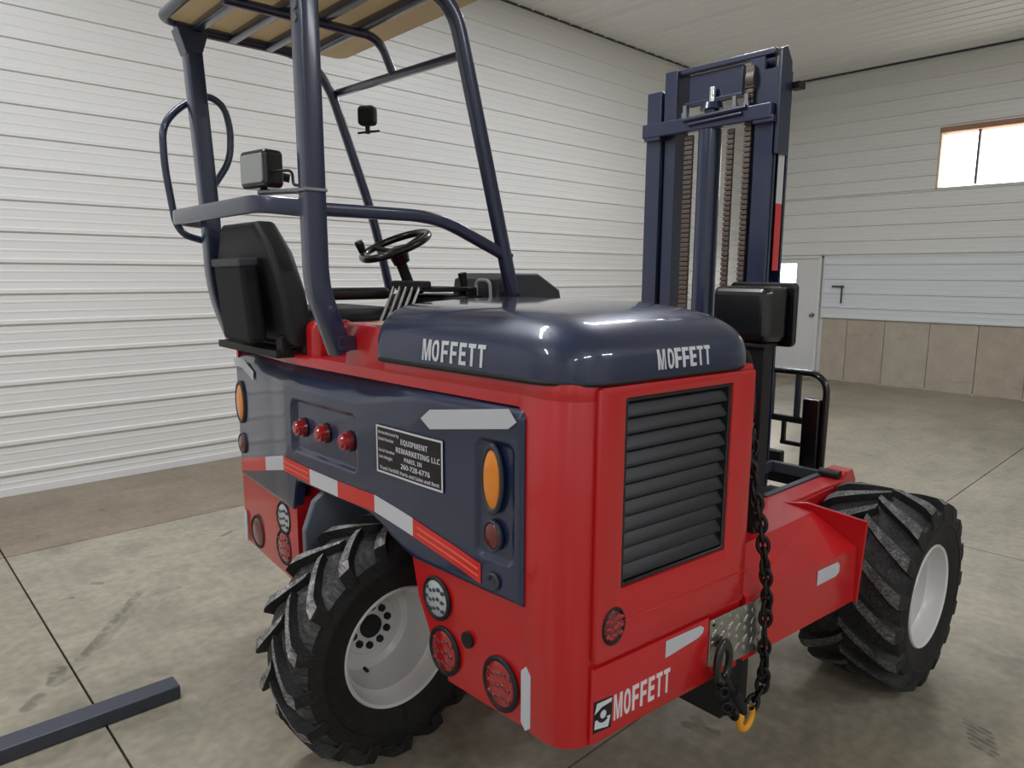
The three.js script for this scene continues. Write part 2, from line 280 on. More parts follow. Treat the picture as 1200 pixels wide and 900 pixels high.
// ---------------------------------------------------------------- the forklift; local x = forward, y = up, z = to its right
const V = (f, l, h) => new THREE.Vector3(f, h, -l);                     // l = to its left
const truck = group('forklift');
truck.position.set(1.2546, 0, -2.068); truck.rotation.y = -1.5 * D2R;
tag(truck, 'red and dark blue truck-mounted forklift standing on the concrete floor', 'forklift');
const T = (name, geo, mat, parent = truck) => mesh(name, geo, mat, parent, false);
const UP = new THREE.Vector3(0, 1, 0), AX = new THREE.Vector3(1, 0, 0), AZ = new THREE.Vector3(0, 0, 1);
const RL = [[-1.3, 0.02], [-0.82, 0], [-0.6, -0.014], [-0.35, -0.03], [0, -0.046], [0.3, -0.058], [0.46, -0.062], [0.62, -0.048], [1.05, -0.018], [2, 0.05]];
function rearF(l) { for (let i = 0; i < RL.length - 1; i++) { const [a, x] = RL[i], [b, y] = RL[i + 1]; if (l <= b) { return lerp(x, y, sm((l - a) / (b - a)) * 0.4 + 0.6 * (l - a) / (b - a)); } } return 0.05; }
const sideZ = (f) => 0.98 + 0.0786 * (f - 0.05);
// build flat in (x right, y up, z out of the surface), then lay on the rear face / right side
const onRear = (g, out = 0) => creasedKeep(warp(g, (v) => { const t = v.clone(); v.set(rearF(-t.x) - t.z - out, t.y, t.x); }));
const onSide = (g, out = 0) => creasedKeep(warp(g, (v) => { v.z += sideZ(v.x) + out; }));
function creasedKeep(g) { return creased(g, 0.55); }
// --- red body: plan outline extruded, wheel well and footwell cut out
{
  const plan = []; for (let l = 1.07; l > -0.8; l -= 0.05) plan.push([rearF(l) + 0.014, l]);
  plan.push([rearF(-0.8) + 0.014, -0.8]);
  const c0 = [0.012, -0.82], c1 = [-0.012, -0.975], c2 = [0.11, -0.985];
  for (let k = 0; k <= 12; k++) { const t = k / 12; plan.push([(1 - t) ** 2 * c0[0] + 2 * t * (1 - t) * c1[0] + t * t * c2[0], (1 - t) ** 2 * c0[1] + 2 * t * (1 - t) * c1[1] + t * t * c2[1]]); }
  plan.push([0.728, -sideZ(0.728)], [0.728, 0.0], [0.95, 0.02], [0.95, 1.07], [0.02, 1.09]);
  const solid = (pts, h0, h1) => { const g = new THREE.ExtrudeGeometry(polyShape(pts), { depth: h1 - h0, bevelEnabled: true, bevelThickness: 0.008, bevelSize: 0.008, bevelOffset: -0.008, bevelSegments: 2 }); g.translate(0, 0, h0); g.rotateX(-Math.PI / 2); return g; };
  const ev = new Evaluator(); ev.useGroups = false;
  let A = new Brush(solid(plan, 0.475, 1.39)); A.updateMatrixWorld();
  const well = [[0.42, 0.2], [0.42, 0.82], [0.40, 0.92], [0.30, 0.96], [0.06, 0.96], [-0.15, 0.92], [-0.33, 0.82], [-0.36, 0.70], [-0.405, 0.617], [-0.433, 0.543], [-0.493, 0.497], [-0.51, 0.2]];
  const wg = extr(polyShape(well), 0.95); wg.translate(0, 0, -0.35); wg.rotateY(Math.PI / 2);
  const behind = []; for (let l = 1.05; l > -0.79; l -= 0.05) behind.push([rearF(l) - 0.06, l]); behind.push([rearF(-0.79) - 0.06, -0.79]); for (const [f, l] of [...behind].reverse()) behind.push([f + 0.145, l]);
  const bg = solid(behind, 0.84, 1.352);
  for (const cut of [wg, bg, box(0.6, 1.15, -0.52, 0.62, 0.8, 0.82), box(0.392, 1.143, 0.96, 0.436, 0.495, 0.3)]) { const B = new Brush(cut); B.updateMatrixWorld(); A = ev.evaluate(A, B, SUBTRACTION); A.updateMatrixWorld(); }
  T('body_shell', creased(strip(A.geometry), 0.6), M.red);
  // engine bay rim under the hood, and the cowl with the post's foot
  const rim = plan.filter((p) => p[1] < -0.2 && p[0] < 0.8); rim.unshift([rearF(-0.2) + 0.014, -0.2]); rim.push([0.728, -0.2]);
  T('engine_bay_rim', creased(solid(rim, 1.392, 1.432), 0.6), M.red);
  const cw = polyShape([[-0.30, 1.385], [-0.30, 1.535], [-0.04, 1.532], [-0.005, 1.50], [-0.005, 1.385]].map(([a, b]) => [-a - 0.1, b]));
  const cg = extr(polyShape([[-0.035, 1.385], [0.205, 1.385], [0.205, 1.53], [-0.02, 1.535]]), 0.24, 0.008); T('cowl_panel', onRear(cg, -0.255), M.red);
  const rb = []; for (const [x, w] of [[-0.41, 0.1], [-0.305, 0.095]]) rb.push(box(0, 1.445, x, 0.17, 0.16, w, 0.03));
  rb.push(box(0.03, 1.41, -0.36, 0.2, 0.08, 0.2, 0.02)); const rg = merge(rb); rg.translate(0.06, 0, 0); T('step_housing', rg, M.red);
}
// --- dark blue rear panel: a gridded sheet bent along the rear face, arched over the wheel
const panelBottom = (l) => (l > 0.43 ? 0.787 : l > 0.38 ? lerp(0.912, 0.787, sm((l - 0.38) / 0.05)) : l > -0.08 ? 0.912 : l > -0.36 ? lerp(0.824, 0.912, sm((l + 0.36) / 0.28)) : 0.822);
{
  const L0 = 1.048, L1 = -0.812, TOP = 1.362, nu = 300, nv = 84, sink = (l, h) => {
    let d = 0; const b = 0.03 + 0.06 * sm((l + 0.45) / 0.45) - 0.03 * sm((l - 0.6) / 0.3);
    if (h > TOP - b) d += 0.8 * b * Math.pow((h - TOP + b) / b, 1.15);
    const inR = (l0, l1, h0, h1, r, w) => { const cx = Math.abs(l - (l0 + l1) / 2) - (l1 - l0) / 2 + r, cy = Math.abs(h - (h0 + h1) / 2) - (h1 - h0) / 2 + r; const sd = Math.hypot(Math.max(cx, 0), Math.max(cy, 0)) + Math.min(Math.max(cx, cy), 0) - r; return sm(-sd / w); };
    d += 0.016 * inR(-0.05, 0.408, 1.03, 1.234, 0.03, 0.012);
    d += 0.01 * inR(-0.785, -0.635, 0.92, 1.262, 0.03, 0.014);
    const e = Math.min(l - L1, L0 - l, h - panelBottom(l), TOP - h); d += 0.008 * Math.pow(1 - clamp(e / 0.012), 2);
    return d;
  };
  const P = [], idx = [], at = (i, j) => i * (nv + 1) + j;
  for (let i = 0; i <= nu; i++) { const l = lerp(L0, L1, i / nu), b = panelBottom(l); for (let j = 0; j <= nv; j++) { const h = lerp(b, TOP, j / nv); P.push(rearF(l) + sink(l, h), h, -l); } }
  for (let i = 0; i < nu; i++) for (let j = 0; j < nv; j++) idx.push(at(i, j), at(i + 1, j), at(i + 1, j + 1), at(i, j), at(i + 1, j + 1), at(i, j + 1));
  const ring = []; for (let i = 0; i <= nu; i++) ring.push(at(i, 0)); for (let j = 1; j <= nv; j++) ring.push(at(nu, j)); for (let i = nu - 1; i >= 0; i--) ring.push(at(i, nv)); for (let j = nv - 1; j > 0; j--) ring.push(at(0, j));
  const off = P.length / 3; ring.forEach((q) => P.push(P[q * 3] + 0.035, P[q * 3 + 1], P[q * 3 + 2]));
  const dup0 = P.length / 3; ring.forEach((q) => P.push(P[q * 3], P[q * 3 + 1], P[q * 3 + 2]));
  for (let k = 0; k < ring.length; k++) { const n = (k + 1) % ring.length; idx.push(dup0 + k, off + k, off + n, dup0 + k, off + n, dup0 + n); }
  const g = new THREE.BufferGeometry(); g.setAttribute('position', new THREE.Float32BufferAttribute(P, 3)); g.setAttribute('uv', new THREE.Float32BufferAttribute(new Float32Array(P.length / 3 * 2), 2)); g.setIndex(idx); g.computeVertexNormals();
  const panel = T('rear_panel', g, M.navy);
  // warning tape, one strip per colour block
  const tapeTop = [[1.025, 0.867], [0.70, 0.943], [0.49, 0.992], [0.27, 0.984], [0.075, 0.980], [-0.151, 0.984], [-0.355, 0.957], [-0.574, 0.917], [-0.66, 0.90]];
  const tt = (l) => { for (let i = 0; i < tapeTop.length - 1; i++) { const [a, x] = tapeTop[i], [b, y] = tapeTop[i + 1]; if (l <= a + 1e-6 && l >= b) return lerp(x, y, (a - l) / (a - b)); } return 0.9; };
  const tape = (l0, l1, y0 = 0, y1 = 1, out = 0.003) => {
    const n = 14, pos = [], id = []; for (let i = 0; i <= n; i++) { const l = lerp(l0, l1, i / n), t = tt(l), f = rearF(l) - out; for (const y of [y1, y0]) { const h = t - 0.058 * (1 - y); pos.push(f + Math.max(0, sink(l, h)), h, -l, f + Math.max(0, sink(l, h)) + 0.0013, h, -l); } }
    for (let i = 0; i < n; i++) { const a = i * 4, b = a + 4; id.push(a, a + 2, b + 2, a, b + 2, b, a, b, b + 1, a, b + 1, a + 1, a + 2, a + 3, b + 3, a + 2, b + 3, b + 2); }
    id.push(0, 1, 3, 0, 3, 2, n * 4, n * 4 + 2, n * 4 + 3, n * 4, n * 4 + 3, n * 4 + 1);
    const q = new THREE.BufferGeometry(); q.setAttribute('position', new THREE.Float32BufferAttribute(pos, 3)); q.setAttribute('uv', new THREE.Float32BufferAttribute(new Float32Array(pos.length / 3 * 2), 2)); q.setIndex(id); return creased(q, 0.5);
  };
  const cuts = [1.025, 0.70, 0.49, 0.272, 0.078, -0.151, -0.357, -0.66];
  for (let i = 0; i < 7; i++) { const w = i % 2; T('reflective_tape', tape(cuts[i], cuts[i + 1]), w ? M.tapeWhite : M.tapeRed); }
  const paleRed = phys('#ef6a52', 0.3, { clearcoat: 0.6 });
  for (const [a, b] of [[0.482, 0.28], [-0.38, -0.65]]) for (const y of [0.27, 0.62]) T('tape_stripe', tape(a, b, y, y + 0.09, 0.0042), paleRed);
  // pale reflector strips
  const refl = (pts, place, out = 0.002, m = M.reflector) => T('reflector_strip', place(extr(polyShape(pts), 0.003, 0.0008, 1), out), m);
  const subdiv = (pts) => pts;
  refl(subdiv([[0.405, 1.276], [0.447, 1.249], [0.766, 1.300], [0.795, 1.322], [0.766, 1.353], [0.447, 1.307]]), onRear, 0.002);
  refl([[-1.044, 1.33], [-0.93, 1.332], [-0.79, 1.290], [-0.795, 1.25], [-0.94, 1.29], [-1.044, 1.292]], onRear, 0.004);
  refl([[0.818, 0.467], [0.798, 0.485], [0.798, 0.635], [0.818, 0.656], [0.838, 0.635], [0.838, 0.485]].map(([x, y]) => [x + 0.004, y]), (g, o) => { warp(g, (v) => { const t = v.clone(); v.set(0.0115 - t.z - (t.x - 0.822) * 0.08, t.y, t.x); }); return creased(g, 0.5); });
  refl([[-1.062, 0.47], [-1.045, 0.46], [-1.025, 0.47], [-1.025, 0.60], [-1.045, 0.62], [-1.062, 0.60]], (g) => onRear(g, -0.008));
  // three red knob lamps in the recess
  for (const [x, y] of [[-0.335, 1.128], [-0.175, 1.133], [-0.015, 1.132]]) {
    const p = V(rearF(-x) + 0.012, -x, y), g = group('stop_lamp', truck);
    T('lamp_base', cyl(p, p.clone().add(new THREE.Vector3(-0.012, 0, 0)), 0.037, 0.034, 24), M.darkRedLens, g);
    T('lamp_lens', merge([cyl(p.clone().add(new THREE.Vector3(-0.012, 0, 0)), p.clone().add(new THREE.Vector3(-0.03, 0, 0)), 0.03, 0.027, 24), cyl(p.clone().add(new THREE.Vector3(-0.03, 0, 0)), p.clone().add(new THREE.Vector3(-0.037, 0, 0)), 0.02, 0.016, 20)]), M.redLens, g);
  }
  // ring-mounted lamps: lens dome + rubber ring (+ prism bars)
  const lamp = (name, l, h, rx, ry, lensMat, ringMat, out, bars, base = null) => {
    const g = group(name, truck); const c = base || V(rearF(l) - out, l, h); g.position.copy(c); if (!base) g.rotation.y = -Math.PI / 2;
    const dome = new THREE.SphereGeometry(1, 28, 10, 0, Math.PI * 2, 0, Math.PI / 2); dome.rotateX(Math.PI / 2); dome.scale(rx * 0.86, ry * 0.86, 0.012); T('lamp_lens', dome, lensMat, g);
    const ring = new THREE.TorusGeometry(1, 0.11, 10, 36); ring.scale(rx * 0.92, ry * 0.92, 0.07); T('lamp_ring', ring, ringMat, g);
    if (bars) { const b = []; for (let r = -1; r <= 1; r++) for (let k = -2; k <= 2; k++) { const x = k * rx * 0.28, y = r * ry * 0.42; if (Math.hypot(x / rx, y / ry) < 0.74) { const e = new THREE.SphereGeometry(0.0085, 8, 6); e.scale(1.15, 0.8, 0.5); e.translate(x, y + (k % 2) * 0.006, 0.0102 - 0.006 * (x * x + y * y) / (rx * ry)); b.push(e); } } T('lens_diode', merge(b), bars, g); }
    return g;
  };
  lamp('turn_signal_lamp', -0.705, 1.152, 0.042, 0.098, M.amber, M.darkGrey, 0.002);
  lamp('turn_signal_lamp', 0.985, 1.132, 0.048, 0.094, M.amber, M.darkGrey, 0.006);
  lamp('side_marker_lamp', -0.705, 0.994, 0.036, 0.044, M.darkRedLens, M.darkGrey, 0.0);
  lamp('side_marker_lamp', 0.99, 0.945, 0.04, 0.046, M.darkRedLens, M.darkGrey, 0.004);
  lamp('reversing_lamp', -0.449, 0.724, 0.066, 0.068, M.clearLens, M.black, -0.012, M.darkGrey);
  lamp('tail_lamp', -0.482, 0.565, 0.072, 0.076, M.redLens, M.black, -0.012, M.darkRedLens);
  lamp('tail_lamp', -0.722, 0.561, 0.072, 0.08, M.redLens, M.black, -0.012, M.darkRedLens);
  lamp('reversing_lamp', 0.55, 0.718, 0.066, 0.07, M.clearLens, M.black, -0.012, M.darkGrey);
  lamp('tail_lamp', 0.885, 0.56, 0.07, 0.075, M.darkRedLens, M.black, -0.012);
  lamp('tail_lamp', 0.56, 0.59, 0.07, 0.075, M.redLens, M.black, -0.012, M.darkRedLens);
  const sl = lamp('side_marker_lamp', 0, 0, 0.042, 0.052, M.darkRedLens, M.black, 0, M.redLens, new THREE.Vector3(0.148, 0.796, sideZ(0.148) + 0.015)); sl.rotation.y = -0.0786;
  T('plug_hole', cyl(V(rearF(-0.59) + 0.013, -0.59, 0.643), V(rearF(-0.59) + 0.004, -0.59, 0.643), 0.024, 0.024, 20), M.black);
  { const t = new THREE.TorusGeometry(0.02, 0.006, 8, 20, 4.6); t.rotateY(Math.PI / 2); t.translate(rearF(-0.71) - 0.004, 0.865, 0.71); T('tie_ring', t, M.darkGrey); }
  // data plate with printed lettering
  const cv = document.createElement('canvas'); cv.width = 768; cv.height = 384; const c = cv.getContext('2d');
  c.fillStyle = '#17151a'; c.fillRect(0, 0, 768, 384); c.strokeStyle = '#d9d8de'; c.lineWidth = 16; c.strokeRect(10, 10, 748, 364); c.fillStyle = '#dddce2';
  const tx = (s, x, y, px, al = 'left', w) => { c.font = `bold ${px}px sans-serif`; c.textAlign = al; c.fillText(s, x, y, w); };
  tx('Remanufactured By', 30, 68, 34, 'left', 250); tx('Model Number', 30, 120, 34, 'left', 190); tx('EQUIPMENT', 300, 112, 58, 'left', 310); tx('REMARKETING LLC', 240, 182, 58, 'left', 500);
  tx('Serial Number', 30, 210, 32, 'left', 200); tx('PARIS, IN', 340, 240, 46, 'left', 230); tx('Unit Weight', 30, 262, 32, 'left', 170); tx('260-728-6776', 300, 300, 54, 'left', 370); tx('Truck Forklift Parts and Sales and Rent', 40, 352, 40, 'left', 690);
  const pt = new THREE.CanvasTexture(cv); pt.colorSpace = THREE.SRGBColorSpace; pt.anisotropy = 8;
  const pg = new THREE.BoxGeometry(0.332, 0.156, 0.003, 8, 1, 1); pg.translate(0.338, 1.146, 0); const plateMat = std('#ffffff', 0.4, 0, { map: pt });
  const pw = warp(pg, (v) => { const t = v.clone(); v.set(rearF(-t.x) - t.z - 0.003, t.y, t.x); }); pw.computeVertexNormals();
  const gm = [M.black, M.black, M.black, M.black, plateMat, M.black]; const pm = new THREE.Mesh(pw, gm); pm.name = 'data_plate'; truck.add(pm);
}
// --- right side: base skirt, door with louvred grille, tread plate, lettering
const font = await new FontLoader().loadAsync('fonts/droid/droid_sans_bold.typeface.json');
function lettering(text, width, height, depth = 0.0015) {               // narrow capitals, origin at lower left
  const parts = []; const each = width / text.length;
  [...text].forEach((ch, i) => { const g = new TextGeometry(ch, { font, size: 1, depth: 0.01, curveSegments: 5, bevelEnabled: false }); g.computeBoundingBox(); const b = g.boundingBox; const w = each * (ch === 'M' ? 0.98 : 0.78); g.translate(-b.min.x, -b.min.y, 0); g.scale(w / (b.max.x - b.min.x), height / (b.max.y - b.min.y), depth / 0.01); g.translate(i * each + (ch === 'M' ? -each * 0.06 : each * 0.13), 0, 0); parts.push(g); });
  return merge(parts);
}
{
  const sk = extr(polyShape([[0.085, 0.478], [0.56, 0.496], [0.56, 0.692], [0.085, 0.692]]), 0.016, 0.005, 2); T('side_skirt', onSide(sk, -0.002), M.red);
  const d = rshape(0.085, 0.705, 0.718, 1.425, 0.012); d.holes.push(rshape(0.172, 0.893, 0.612, 1.392, 0.006, THREE.Path));
  T('engine_door', onSide(extr(d, 0.02, 0.005, 2), -0.002), M.red);
  T('door_crease', onSide(merge([box(0.42, 0.80, 0.016, 0.62, 0.006, 0.006, 0.002)]), 0.002), M.red);
  const gr = group('louvre_grille', truck);
  T('grille_back', onSide(box(0.392, 1.14, 0.0, 0.436, 0.494, 0.01), -0.045), M.softBlack, gr);
  { const fr = rshape(0.172, 0.893, 0.612, 1.392, 0.004); fr.holes.push(rshape(0.186, 0.903, 0.6, 1.382, 0.004, THREE.Path)); T('grille_frame', onSide(extr(fr, 0.064, 0.002, 1), -0.052), M.grille, gr); }
  for (let i = 0; i < 11; i++) {
    const y0 = 0.905 + i * 0.0432; const s = extr(polyShape([[0.0, y0], [0.024, y0 + 0.004], [0.022, y0 + 0.014], [0.002, y0 + 0.043]].map(([a, b]) => [b, a])), 0.412);   // (y, z) profile
    warp(s, (v) => { const t = v.clone(); v.set(0.187 + t.z, t.x, t.y); }); T('louvre_slat', onSide(s, -0.016), M.grille, gr);
  }
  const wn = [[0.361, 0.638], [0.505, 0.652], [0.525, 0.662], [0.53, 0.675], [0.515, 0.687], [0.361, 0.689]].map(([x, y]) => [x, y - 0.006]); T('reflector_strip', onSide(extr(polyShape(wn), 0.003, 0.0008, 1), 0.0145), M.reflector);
  const lg = lettering('MOFFETT', 0.225, 0.073); lg.translate(0.163, 0.522, 0); T('lettering', onSide(lg, 0.0142), M.printWhite);
  // square emblem: white field cut by a black ring swirl
  T('emblem', onSide(merge([extr(polyShape([[0.09, 0.525], [0.14, 0.515], [0.148, 0.545], [0.118, 0.548], [0.092, 0.548]]), 0.0015), extr(polyShape([[0.09, 0.567], [0.098, 0.595], [0.152, 0.593], [0.15, 0.583], [0.115, 0.58]]), 0.0015), (() => { const c = new THREE.CylinderGeometry(0.011, 0.011, 0.0015, 20); c.rotateX(Math.PI / 2); c.translate(0.121, 0.558, 0.0008); return c; })()]), 0.0146), M.lettering);
  { const r = new THREE.RingGeometry(0.012, 0.023, 28, 1, 0.5, 5.0); r.translate(0.121, 0.558, 0); T('emblem_ring', onSide(r, 0.0165), M.black); T('emblem_field', onSide(extr(polyShape([[0.086, 0.513], [0.152, 0.508], [0.155, 0.597], [0.088, 0.602]]), 0.001), 0.0138), M.black); }
  // aluminium tread plate with raised lozenges
  const ap = [extr(polyShape([[0.56, 0.535], [0.64, 0.51], [0.835, 0.505], [0.835, 0.682], [0.56, 0.682]]), 0.006, 0.001, 1)];
  for (let i = 0; i < 7; i++) for (let k = 0; k < 5; k++) { const x = 0.58 + i * 0.04, y = 0.535 + k * 0.033 + (i % 2) * 0.016; if (x > 0.82 || y > 0.672 || (x < 0.63 && y < 0.545)) continue; const e = new THREE.SphereGeometry(0.013, 10, 6); e.scale(1.25, 0.72, 0.28); e.rotateZ(((i + k) % 2 ? 1 : -1) * 0.7); e.translate(x, y, 0.006); ap.push(e); }
  T('tread_plate', onSide(merge(ap), 0.012), M.alu);
  { const b = new THREE.SphereGeometry(0.008, 10, 8); b.scale(1, 1, 0.5); b.translate(0.575, 0.667, 0.018); T('plate_bolt', onSide(b, 0.0), M.black); }
}
// --- black bracket hanging under the side
{
  const g = [box(0.775, 0.395, 0.80, 0.12, 0.21, 0.44, 0.008), box(0.705, 0.39, 0.78, 0.03, 0.2, 0.46, 0.004)]; T('under_bracket', merge(g), M.black);
}
// --- front legs carrying the front wheels
function leg(sg) {
  const g = group('front_leg', truck);
  const sec = (f) => { const o = sideZ(f) + 0.014; return [[o, 0.49], [o, 0.700], [0.93, 0.795], [0.80, 0.80], [0.80, 0.49]]; };
  const A = sec(0.74), B = sec(1.435), pos = []; const P3 = (f, [z, h]) => [f, h, z * sg];
  const quad = (a, b, c, d) => (sg > 0 ? pos.push(...a, ...b, ...c, ...a, ...c, ...d) : pos.push(...a, ...c, ...b, ...a, ...d, ...c));
  for (let i = 0; i < 5; i++) { const k = (i + 1) % 5; quad(P3(0.74, A[i]), P3(1.435, B[i]), P3(1.435, B[k]), P3(0.74, A[k])); }
  for (const [f, S, fl] of [[0.74, A, 1], [1.435, B, 0]]) for (let i = 1; i < 4; i++) { const t = [P3(f, S[0]), P3(f, S[i]), P3(f, S[i + 1])]; if (fl !== (sg > 0 ? 1 : 0)) t.reverse(); t.forEach((q) => pos.push(...q)); }
  const q = new THREE.BufferGeometry(); q.setAttribute('position', new THREE.Float32BufferAttribute(pos, 3)); q.setAttribute('uv', new THREE.Float32BufferAttribute(new Float32Array(pos.length / 3 * 2), 2)); q.computeVertexNormals(); T('leg_casing', q, M.red, g);
  const fl = extr(polyShape([[0.80, 0.80], [0.905, 0.822], [1.13, 0.805], [1.115, 0.485], [0.80, 0.46]]), 0.012, 0.003, 1); warp(fl, (v) => { const t = v.clone(); v.set(1.437 + t.z, t.y, t.x * sg); }); if (sg > 0) { const ix = fl.attributes.position; for (let i = 0; i < ix.count; i += 3) { const a = [ix.getX(i), ix.getY(i), ix.getZ(i)]; ix.setXYZ(i, ix.getX(i + 1), ix.getY(i + 1), ix.getZ(i + 1)); ix.setXYZ(i + 1, ...a); } } fl.computeVertexNormals(); T('end_flange', fl, M.red, g);
  const bm = [[0.78, 0.60], [2.02, 0.63], [2.12, 0.66], [2.14, 0.76], [2.10, 0.815], [2.03, 0.815], [1.99, 0.785], [1.3, 0.79], [0.78, 0.775]]; const bg = extr(polyShape(bm), 0.10, 0.008, 2); bg.translate(0, 0, sg > 0 ? 0.705 : -0.805); T('inner_beam', bg, M.red, g);
  T('lug_pin', cyl(new THREE.Vector3(1.99, 0.80, sg * 0.70), new THREE.Vector3(1.99, 0.80, sg * 0.79), 0.022), M.black, g);
  T('axle', cyl(new THREE.Vector3(1.9, 0.42, sg * 0.72), new THREE.Vector3(1.9, 0.42, sg * 1.0), 0.07, 0.07, 24), M.black, g);
  const st = box(1.72, 0.6, sg * 0.78, 0.35, 0.35, 0.06, 0.01); T('axle_plate', st, M.red, g);
  return g;
}
{
  const g = leg(1); leg(-1);
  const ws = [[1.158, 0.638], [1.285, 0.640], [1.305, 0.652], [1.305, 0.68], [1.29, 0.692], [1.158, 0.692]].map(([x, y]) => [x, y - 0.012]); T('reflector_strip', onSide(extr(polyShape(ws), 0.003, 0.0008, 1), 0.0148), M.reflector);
}
// --- wheels
function tyreGeo(W, R, N, seedIn, dusty) {
  seed = seedIn; const hw = W / 2, Rt = R - 0.03;
  const prof = [[0.202, -hw + 0.03], [0.214, -hw + 0.012], [0.26, -hw - 0.004], [0.315, -hw - 0.01], [0.352, -hw - 0.004], [Rt - 0.018, -hw + 0.012], [Rt - 0.004, -hw + 0.04], [Rt, 0], [Rt - 0.004, hw - 0.04], [Rt - 0.018, hw - 0.012], [0.352, hw + 0.004], [0.318, hw + 0.01], [0.312, hw + 0.013], [0.30, hw + 0.013], [0.296, hw + 0.009], [0.26, hw + 0.004], [0.214, hw - 0.012], [0.202, hw - 0.03]];
  const nA = 96, pos = [], col = [], uvs = []; const push = (p, c) => { pos.push(p[0], p[1], p[2]); uvs.push(Math.atan2(p[0], p[1]) / Math.PI * 4 + 4, (p[2] + Math.hypot(p[0], p[1])) * 3.2); col.push(c * 1.0, c * 0.97, c * 0.92); };
  const pt = (r, y, th) => [-r * Math.sin(th), r * Math.cos(th), y];
  const dust = (p) => { const n = fbm(p[0] * 14 + 3, p[1] * 14, p[2] * 14 + 2, 3); return (0.024 + 0.055 * dusty) + 0.15 * dusty * clamp(n * 2.2); };
  const face = (a, b, c, d, ca, cb = ca, cc = ca, cd = ca) => { push(a, ca); push(b, cb); push(c, cc); push(a, ca); push(c, cc); push(d, cd); };
  for (let i = 0; i < nA; i++) for (let j = 0; j < prof.length - 1; j++) {
    const t0 = i / nA * 2 * Math.PI, t1 = (i + 1) / nA * 2 * Math.PI, [r0, y0] = prof[j], [r1, y1] = prof[j + 1];
    const a = pt(r0, y0, t0), b = pt(r1, y1, t0), c = pt(r1, y1, t1), d = pt(r0, y0, t1), tread = j > 4 && j < 10;
    const k = (p) => (tread ? dust(p) : 0.016); face(a, b, c, d, k(a), k(b), k(c), k(d));
  }
  for (const s of [-1, 1]) for (let n = 0; n < N; n++) {
    const base = (n + (s > 0 ? 0.5 : 0)) / N * 2 * Math.PI, jit = (rnd() - 0.5) * 0.02, K = 7, st = [];
    for (let k = 0; k <= K; k++) {
      const t = k / K, y = s * lerp(-0.008, hw + 0.002, t), ph = base + jit + 0.40 * Math.pow(t, 0.85) * (0.4 / R), w = lerp(0.0125, 0.022, t) * (W > 0.3 ? 1.3 : 1) / R, drop = t > 0.8 ? 0.016 * Math.pow((t - 0.8) / 0.2, 2) : 0;
      st.push({ y, ph, w, rt: R - drop, rb: Rt - 0.02 });
    }
    st.push({ y: s * (hw + 0.012), ph: st[K].ph + 0.012, w: st[K].w * 1.02, rt: R - 0.062, rb: R - 0.085 });
    for (let k = 0; k < st.length - 1; k++) {
      const A = st[k], B = st[k + 1], q = (S, e, top) => pt(top ? S.rt : S.rb, S.y, S.ph + e * S.w * (top ? 1 : 1.25));
      const c = k < K ? 0.06 + 0.44 * dusty : 0.03, cj = () => c * (0.8 + 0.5 * rnd());
      const f = (a, b, cc, d, v) => (s > 0 ? face(a, b, cc, d, v) : face(d, cc, b, a, v));
      f(q(A, -1, 1), q(B, -1, 1), q(B, 1, 1), q(A, 1, 1), cj());
      f(q(A, 1, 1), q(B, 1, 1), q(B, 1, 0), q(A, 1, 0), 0.02); f(q(A, -1, 0), q(B, -1, 0), q(B, -1, 1), q(A, -1, 1), 0.03);
    }
    const S0 = st[0], e0 = (e, top) => pt(top ? S0.rt : S0.rb, S0.y, S0.ph + e * S0.w * (top ? 1 : 1.25)); const S9 = st[st.length - 1], e9 = (e, top) => pt(top ? S9.rt : S9.rb, S9.y, S9.ph + e * S9.w);
    if (s > 0) { face(e0(-1, 1), e0(1, 1), e0(1, 0), e0(-1, 0), 0.03); face(e9(-1, 0), e9(1, 0), e9(1, 1), e9(-1, 1), 0.03); } else { face(e0(-1, 0), e0(1, 0), e0(1, 1), e0(-1, 1), 0.03); face(e9(-1, 1), e9(1, 1), e9(1, 0), e9(-1, 0), 0.03); }
  }
  let g = new THREE.BufferGeometry(); g.setAttribute('position', new THREE.Float32BufferAttribute(pos, 3)); g.setAttribute('color', new THREE.Float32BufferAttribute(col, 3)); g.setAttribute('uv', new THREE.Float32BufferAttribute(uvs, 2));
  return toCreasedNormals(g, 0.5);
}
const tyreGrit = dataTex(256, 256, (u, v) => { const n = fbm(u * 40, v * 40, 1.7, 3), b = fbm(u * 9, v * 9, 6.3, 3); const g = 168 + 150 * n + 80 * b; return [g, g, g]; });
const rubber = new THREE.MeshStandardMaterial({ color: '#ffffff', vertexColors: true, roughness: 0.7, map: tyreGrit, bumpMap: tyreGrit, bumpScale: 0.0012 });
